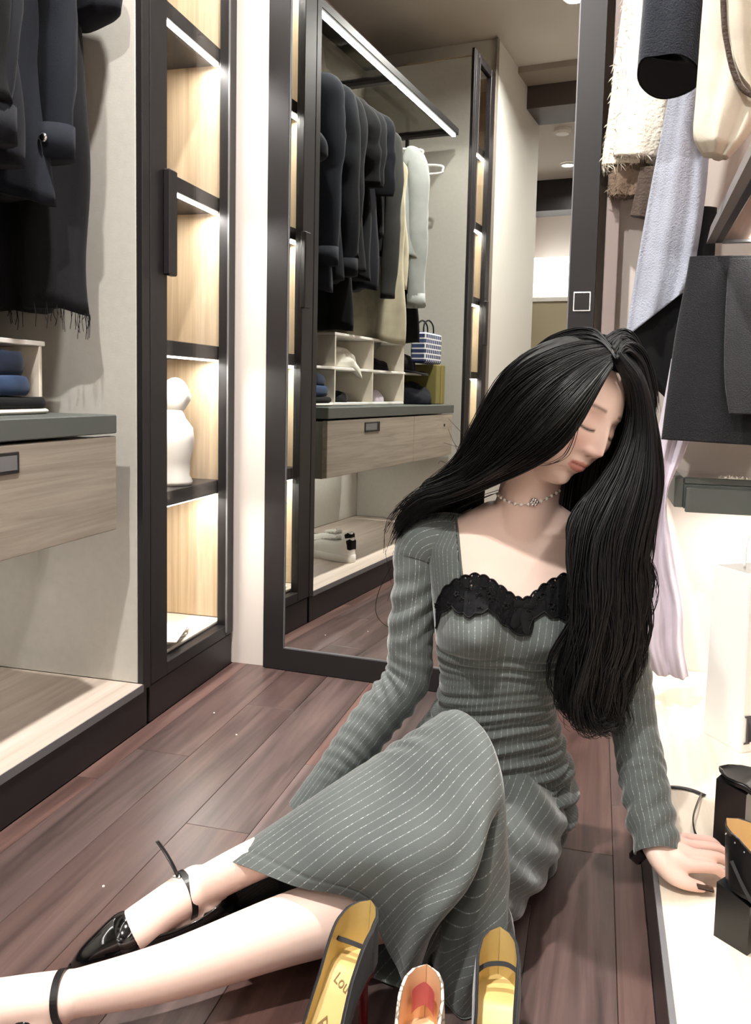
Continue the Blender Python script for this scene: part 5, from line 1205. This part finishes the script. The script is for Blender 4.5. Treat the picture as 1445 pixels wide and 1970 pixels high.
# crown: soft lift either side of the parting
Cset = fix([[(1184, 690, 1.182), (1160, 660, 1.205), (1120, 652, 1.225), (1070, 668, 1.235), (1020, 705, 1.245)],
            [(1174, 668, 1.215), (1145, 646, 1.240), (1105, 645, 1.262), (1055, 662, 1.275), (1005, 705, 1.285)],
            [(1160, 652, 1.255), (1125, 640, 1.285), (1085, 648, 1.305), (1040, 675, 1.318), (1000, 720, 1.322)]], 9)
strands(Cset, 700, spread=.0035, wave=.0015, seed=3, r=.0008)
Eset = fix([[(1188, 692, 1.185), (1205, 672, 1.205), (1228, 695, 1.222), (1242, 740, 1.232), (1250, 800, 1.240)],
            [(1180, 668, 1.215), (1200, 652, 1.240), (1225, 678, 1.258), (1242, 730, 1.268), (1250, 800, 1.275)],
            [(1166, 650, 1.255), (1190, 642, 1.280), (1215, 668, 1.298), (1232, 722, 1.305), (1242, 800, 1.310)]], 9)
strands(Eset, 700, spread=.0035, wave=.0015, seed=13, r=.0008)
# back of the head and long hair down the back (seen in the mirror)
Dset = fix([[(1075, 700, 1.30), (1020, 780, 1.355), (985, 880, 1.38), (960, 1000, 1.40), (930, 1140, 1.405), (915, 1280, 1.40)],
            [(1120, 690, 1.33), (1085, 790, 1.37), (1060, 900, 1.39), (1040, 1020, 1.405), (1015, 1160, 1.41), (1000, 1320, 1.40)],
            [(1180, 700, 1.33), (1160, 800, 1.365), (1130, 900, 1.39), (1110, 1020, 1.405), (1090, 1160, 1.41), (1075, 1320, 1.40)],
            [(1215, 720, 1.30), (1210, 820, 1.335), (1190, 920, 1.365), (1170, 1040, 1.39), (1150, 1160, 1.40), (1140, 1280, 1.395)]], 9)
strands(Dset, 1300, spread=.006, wave=.008, seed=4, r=.0014)
# thin locks on the cheek and loose hairs
strands(fix([[(1118, 800, 1.142), (1108, 845, 1.136), (1094, 878, 1.142), (1070, 892, 1.152), (1044, 894, 1.165)], [(1108, 810, 1.142), (1100, 848, 1.139), (1084, 872, 1.146), (1060, 886, 1.160), (1036, 890, 1.175)]], 7), 5, r=.0004, spread=.0015, wave=.001, seed=5, tip=.2)
rr = np.random.default_rng(9)
for k in range(34):
    x0, y0 = rr.uniform(800, 900), rr.uniform(930, 980); g = [(x0+60, y0-25, 1.27), (x0, y0, 1.27), (x0-rr.uniform(20, 60), y0+rr.uniform(5, 60), 1.28), (x0-rr.uniform(30, 85), y0+rr.uniform(60, 190), 1.29)]
    hs.append((guide(g, 18), np.linspace(.0006, .0003, 18)))
for k in range(5):
    x0, y0 = rr.uniform(870, 930), rr.uniform(850, 930); g = [(x0+30, y0, 1.26), (x0, y0-8, 1.255), (x0-25, y0-15-rr.uniform(0, 25), 1.255), (x0-rr.uniform(30, 60), y0-rr.uniform(10, 60), 1.26)]; hs.append((guide(g, 14), np.linspace(.0006, .0003, 14)))
for k in range(0):
    q = rr.uniform(0, 1); x0 = 1000+q*230; y0 = 690-50*math.sin(math.pi*q)+rr.uniform(-4, 6); g = [(x0, y0+10, 1.24), (x0-rr.uniform(-12, 20), y0-6, 1.235), (x0-rr.uniform(-25, 45), y0-rr.uniform(0, 14), 1.235)]; hs.append((guide(g, 10), np.linspace(.0006, .0003, 10)))
gl_ = catmull([atY(752, 1090, 1.29), atY(728, 1140, 1.30), atY(724, 1180, 1.30), atY(745, 1205, 1.30), atY(775, 1210, 1.30)], 24); hs.append((gl_, np.full(24, .0006)))
def strand_mesh(hs, k=3):
    Vs, Fs, n0 = [], [], 0; a = np.arange(k)*2*math.pi/k
    for P, r in hs:
        m = len(P); T = norm(np.gradient(P, axis=0)); nn = norm(np.cross(T, V3(.31, .87, .38))); bb = np.cross(T, nn)
        Vs.append((P[:, None]+r[:, None, None]*(np.cos(a)[None, :, None]*nn[:, None]+np.sin(a)[None, :, None]*bb[:, None])).reshape(-1, 3))
        i = np.arange(m-1)[:, None]*k+np.arange(k)[None]; j = np.arange(m-1)[:, None]*k+(np.arange(k)[None]+1) % k
        Fs.append((np.stack([i, j, j+k, i+k], -1).reshape(-1, 4)+n0)); n0 += m*k
    return np.vstack(Vs), np.vstack(Fs)
def np_mesh(name, v, f4, m, parent):
    v = v-org(parent); me = bpy.data.meshes.new(name); me.vertices.add(len(v)); me.vertices.foreach_set('co', v.astype(np.float32).ravel())
    me.loops.add(f4.size); me.loops.foreach_set('vertex_index', f4.astype(np.int32).ravel()); me.polygons.add(len(f4))
    me.polygons.foreach_set('loop_start', np.arange(len(f4), dtype=np.int32)*4); me.update(calc_edges=True); me.shade_smooth(); me.materials.append(m)
    o = link(name, me, parent); ORG[o.name] = org(parent); return o
hair = mesh_obj('hair', v0, f0, hm, person, smooth=True); hair['label'] = 'long wavy black hair parted at the side'
v, f = strand_mesh(hs); o = np_mesh('hair_strands', v, f, hm, hair); tag(o, kind='stuff')
def under(Gs, i0, i1, thick, name, shrink=.06):
    Ls, Rs = [atY(*p) for p in Gs[i0]], [atY(*p) for p in Gs[i1]]
    Ls, Rs = np.array(Ls), np.array(Rs); mid = (Ls+Rs)/2; Ls, Rs = Ls+(mid-Ls)*shrink, Rs+(mid-Rs)*shrink
    Lc, Rc = catmull(Ls, 60), catmull(Rs, 60); n = 30; a = np.arange(n)*2*math.pi/n; P = np.zeros((60, n, 3)); mids = [catmull(np.array([atY(*p) for p in g]), 60) for g in Gs[i0:i1+1]]; K = len(mids)
    for i in range(60):
        s = i/59; u = .5-.5*np.cos(a); q = u*(K-1); ia = np.minimum(q.astype(int), K-2); fr = (q-ia)[:, None]; col = np.array([m[i] for m in mids]); c = col[ia]*(1-fr)+col[ia+1]*fr
        cm = col.mean(0); c = c+(cm-c)*shrink; tn = norm(mids[K//2][min(i+1, 59)]-mids[K//2][max(i-1, 0)]); out = norm(np.cross(tn, norm(col[-1]-col[0])))
        P[i] = c+out*(np.sin(a)*thick*min(1, .3+3*s)*min(1, (1.02-s)*6))[:, None]
    v, f = ring_loft(P); return mesh_obj(name, v, f, hm, hair, smooth=True)
under(Aset, 0, 5, .008, 'hair_mass', .10); under(Bset, 0, 7, .010, 'hair_mass', .10); under(Dset, 0, 3, .012, 'hair_mass', .05); under(Aset, 4, 6, .010, 'hair_mass', .05)
# ================================================================== loose shoes
gold = mat('gold leather insole', srgb(200, 174, 112), .42, var=.05); suede = mat('black suede', srgb(24, 24, 28), .8, sheen=.3); beige = mat('tan leather insole', srgb(214, 178, 122), .45)
red = mat('deep red sole', srgb(110, 20, 26), .25)
def make_pump(name, label, loc, rotz, upper, insole, heel='stiletto', sole=None, L_=.225, hh=.098, group=None, counter=.058, rot=None, lining=None, wid=1.0, low=False):
    t = thing(name, label, 'shoe', loc, group, rotz=rotz)
    if rot is not None: t.rotation_euler = rot
    nu = 60; u = np.linspace(0, 1, nu)
    y = .0-L_*u                                             # heel at 0, toe towards -y
    zs = hh*(1-ss(.18, .72, u))+.006*ss(.6, .75, u)
    w = np.interp(u, [0, .03, .08, .16, .35, .5, .68, .78, .88, .95, 1], [.0003, .015, .023, .0265, .024, .027, .036, .035, .024, .012, .002])*wid
    rim = np.interp(u, [0, .12, .3, .5, .62, .7], [counter, counter*.92, .036, .026, .022, .022])
    if low: rim = rim*0+.003
    arch = np.interp(u, [0, .6, .68, .8, .92, 1], [.03, .03, .032, .028, .018, .006])
    bl = ss(.66, .74, u); nq = 12; q = np.linspace(0, 1, nq)
    def side(sg, inset):
        P = np.zeros((nu, nq, 3))
        for i in range(nu):
            ww = max(w[i]-inset*min(1, w[i]/.012), .0001); xo = ww*(1-.10*q**2); zo = rim[i]*q; xa = ww*np.cos(q*math.pi/2); za = (arch[i]-inset*.5)*np.sin(q*math.pi/2)
            P[i, :, 0] = sg*(xo*(1-bl[i])+xa*bl[i]); P[i, :, 1] = y[i]+(.006*q*(1-ss(0, .2, u[i]))); P[i, :, 2] = zs[i]+zo*(1-bl[i])+za*bl[i]
        return P
    V, F = [], []
    for sg in (1, -1):
        o, n_ = side(sg, 0), side(sg, .0036); f0_ = grid_faces(nu, nq, False); k = nu*nq
        rimf = [(i*nq+nq-1, (i+1)*nq+nq-1, k+(i+1)*nq+nq-1, k+i*nq+nq-1) for i in range(nu-1)]
        V.append((np.vstack([o.reshape(-1, 3), n_.reshape(-1, 3)]), f0_+[tuple(x+k for x in qd[::-1]) for qd in f0_]+rimf))
    v, f = merge(V); mesh_obj('upper', v, f, upper, t, smooth=True, world=False)
    V = []
    for sg in (1, -1):
        n_ = side(sg, .0040); V.append((n_.reshape(-1, 3), grid_faces(nu, nq, False)))
    v, f = merge(V); mesh_obj('lining', v, f, lining or insole, t, smooth=True, world=False)
    P = np.zeros((nu, 7, 3)); s = np.linspace(-1, 1, 7)
    for i in range(nu): P[i, :, 0] = s*max(w[i]-.001, .0005); P[i, :, 1] = y[i]; P[i, :, 2] = zs[i]+.0020+.0015*s**2
    v, f = P.reshape(-1, 3), grid_faces(nu, 7, False); mesh_obj('insole', v, f, insole, t, smooth=True, world=False)
    P2 = P.copy(); P2[..., 2] = zs[:, None]-.001; P3 = P2.copy(); P3[..., 2] -= .0045; P3[..., 2] = np.maximum(P3[..., 2], .0005); P2[..., 2] = np.maximum(P2[..., 2], .003)
    v = np.vstack([P2.reshape(-1, 3), P3.reshape(-1, 3)]); k = nu*7; fg = grid_faces(nu, 7, False); f = fg+[tuple(x+k for x in qd[::-1]) for qd in fg]
    f += [(i*7, (i+1)*7, k+(i+1)*7, k+i*7) for i in range(nu-1)]+[(i*7+6, k+i*7+6, k+(i+1)*7+6, (i+1)*7+6) for i in range(nu-1)]
    mesh_obj('sole', v, f, sole or upper, t, smooth=False, world=False)
    if heel == 'stiletto':
        q = np.array([(0, -.024, hh-.0115), (0, -.018, hh*.76), (0, -.010, hh*.5), (0, -.007, .01), (0, -.007, .0)]); C_ = catmull(q, 16); r_ = np.interp(np.linspace(0, 1, 16), [0, .2, .5, 1], [.0195, .0125, .0062, .0046]); v, f = tube(C_, r_, 14)
    else:
        a = [(-.024*wid, -.002), (.024*wid, -.002), (.026*wid, -.046), (-.026*wid, -.046)]; v1, f1 = prism(a, 2, 0, hh-.0055); v1 = np.array(v1); m_ = v1[:, 2] > .01; v1[m_, 2] = hh-.003-np.clip((-v1[m_, 1]-.02), 0, 1)*.35; v, f = v1, f1
    mesh_obj('heel', v, f, sole if (heel == 'stiletto' and sole) else upper, t, smooth=(heel == 'stiletto'), world=False)
    return t
def txt(t, P, pts_list, r, m, name='printed_mark'):
    V = []
    for pts in pts_list: V.append(tube(catmull(np.array([P(*p) for p in pts]), 20), r, 4))
    v, f = merge(V); mesh_obj(name, v, f, m, t, world=False)
inkb = mat('brown insole print', srgb(120, 92, 50), .5)
def word(t, text, cy, cx, size, ang, hh_, m=inkb):
    cu = bpy.data.curves.new('w', 'FONT'); cu.body = text; cu.size = size; cu.extrude = .0002; cu.align_x = 'CENTER'; cu.align_y = 'CENTER'
    o = bpy.data.objects.new('w', cu); COL.objects.link(o); dg = bpy.context.evaluated_depsgraph_get(); me = bpy.data.meshes.new_from_object(o.evaluated_get(dg)); bpy.data.objects.remove(o)
    n = len(me.vertices); co = np.zeros(n*3); me.vertices.foreach_get('co', co); co = co.reshape(-1, 3); a = ang
    x = co[:, 0]*math.cos(a)-co[:, 1]*math.sin(a)+cx; y = co[:, 0]*math.sin(a)+co[:, 1]*math.cos(a)+cy
    z = hh_(-y)+.0030+co[:, 2]; me.vertices.foreach_set('co', np.column_stack([x, y, z]).astype(np.float32).ravel()); me.materials.clear(); me.materials.append(m)
    link('printed_word', me, t)
def zsole(hh, L_=.225): return lambda d: hh*(1-ss(.18, .72, np.asarray(d)/L_))+.006*ss(.6, .75, np.asarray(d)/L_)
GS = 'high heels in the foreground'
# left stiletto
pL = atZ(702, 1975, 0)
t = make_pump('stiletto_pump', 'black stiletto pump with gold insole under the bare shin', (pL[0], pL[1]+.004, .0), math.radians(-13), suede, gold, 'stiletto', red, L_=.215, hh=.098, group=GS, counter=.056)
txt(t, lambda a, b_, c: (a, b_, c), [[(.026, -.035, .125), (.012, -.030, .120), (-.012, -.030, .120), (-.026, -.036, .124)]], .0032, suede, 'inner_strap')
word(t, 'Paris', -.100, .0, .017, -.9, zsole(.098, .215)); word(t, 'Lou', -.060, .0, .014, -.3, zsole(.098, .215))
# right stiletto
pR = atZ(957, 2050, 0)
t = make_pump('stiletto_pump', 'black stiletto pump with gold insole below the skirt hem', (pR[0]-.004, pR[1]+.012, .0), math.radians(4), suede, gold, 'stiletto', red, L_=.215, hh=.098, group=GS, counter=.056)
txt(t, lambda a, b_, c: (a, b_, c), [[(.026, -.030, .125), (.010, -.020, .128), (-.012, -.022, .126), (-.026, -.035, .122)]], .0032, suede, 'inner_strap')
word(t, 'Louboutin', -.070, .002, .0115, .15, zsole(.098, .215))
# snakeskin pump between them
sn, nt, b = new_mat('pale snakeskin'); tcn = N(nt, 'ShaderNodeTexCoord'); vo = N(nt, 'ShaderNodeTexVoronoi', i_Scale=75.0); vo.feature = 'DISTANCE_TO_EDGE'; nt.links.new(tcn.outputs['Object'], vo.inputs['Vector'])
rp = ramp(nt, [(.02, srgb(120, 112, 104)), (.09, srgb(214, 204, 190))]); nt.links.new(vo.outputs['Distance'], rp.inputs[0]); nt.links.new(rp.outputs[0], b.inputs['Base Color']); b.inputs['Roughness'].default_value = .4
pS = atZ(808, 2132, 0)
t = make_pump('snakeskin_pump', 'pale snakeskin pump with a pink heel grip between the black pair', (pS[0], pS[1]+.012, 0), math.radians(3), sn, mat('peach leather', srgb(226, 182, 140), .5), 'stiletto', None, L_=.215, hh=.092, group=GS, counter=.058)
a = np.linspace(-1.25, 1.25, 24)
P_ = np.array([[(.0125*math.sin(q), -.0150+.0135*math.cos(q), .127+.013*s-.006*abs(math.sin(q))) for q in a] for s in np.linspace(-1, 1, 8)]); P_[..., 1] -= .006
mesh_obj('heel_grip', P_.reshape(-1, 3), grid_faces(8, 24, False), mat('pink gel grip', srgb(186, 92, 94), .4), t, smooth=True, world=False)
# block heels on the bench
pB = atZ(1370, 1806, .105)
t = make_pump('block_heel_pump', 'black block heel pump with tan insole standing beside the hand', (pB[0]+.018, pB[1]+.030, .1052), math.radians(52), leather, beige, 'block', None, L_=.215, hh=.072, group='black block heels on the bench', counter=.066, wid=1.15)
dots = [(-.0285*1.0, -.010-.012*k, .072+.062-.006*k) for k in range(8)]
V = [(lathe([(1e-4, -.0016), (.0016, 0), (1e-4, .0016)], 6)[0]+V3(*d), lathe([(1e-4, -.0016), (.0016, 0), (1e-4, .0016)], 6)[1]) for d in dots]; v, f = merge(V); mesh_obj('rhinestones', v, f, M['chrome'], t, world=False)
txt(t, lambda a, b_, c: (a, b_, c), [[(-.030, -.020, .105), (-.034, -.045, .075), (-.034, -.075, .05), (-.036, -.10, .03), (-.036, -.13, .012)]], .0028, leather, 'ankle_strap')
pC = atZ(1352, 1612, .105)
t = make_pump('block_heel_mule', 'black backless block heel mule behind the hand', (pC[0]+.024, pC[1]+.012, .1052), math.radians(62), leather, leather, 'block', None, L_=.20, hh=.104, group='black block heels on the bench', counter=.004, wid=1.25, low=True)
st = thing('loose_strap', 'thin black leather strap curling on the bench by the sleeve', 'strap', tuple(atZ(1320, 1520, .106)))
v, f = tube(catmull([atZ(1283, 1513, .108), atZ(1310, 1515, .108), atZ(1335, 1521, .108), atZ(1356, 1530, .109)], 24), .0045, 8, flat=.35, up=(0, 1, .0)); v[:, 2] = np.maximum(v[:, 2], .1055); mesh_obj('band', v, f, leather, st, smooth=True)
v, f = tube(catmull([atZ(1350, 1528, .1085), atZ(1342, 1545, .120), atZ(1334, 1572, .120), atZ(1336, 1598, .115), atZ(1346, 1618, .108)], 30), .0035, 8, flat=.4); v[:, 2] = np.maximum(v[:, 2], .1055); mesh_obj('loop', v, f, leather, st, smooth=True)
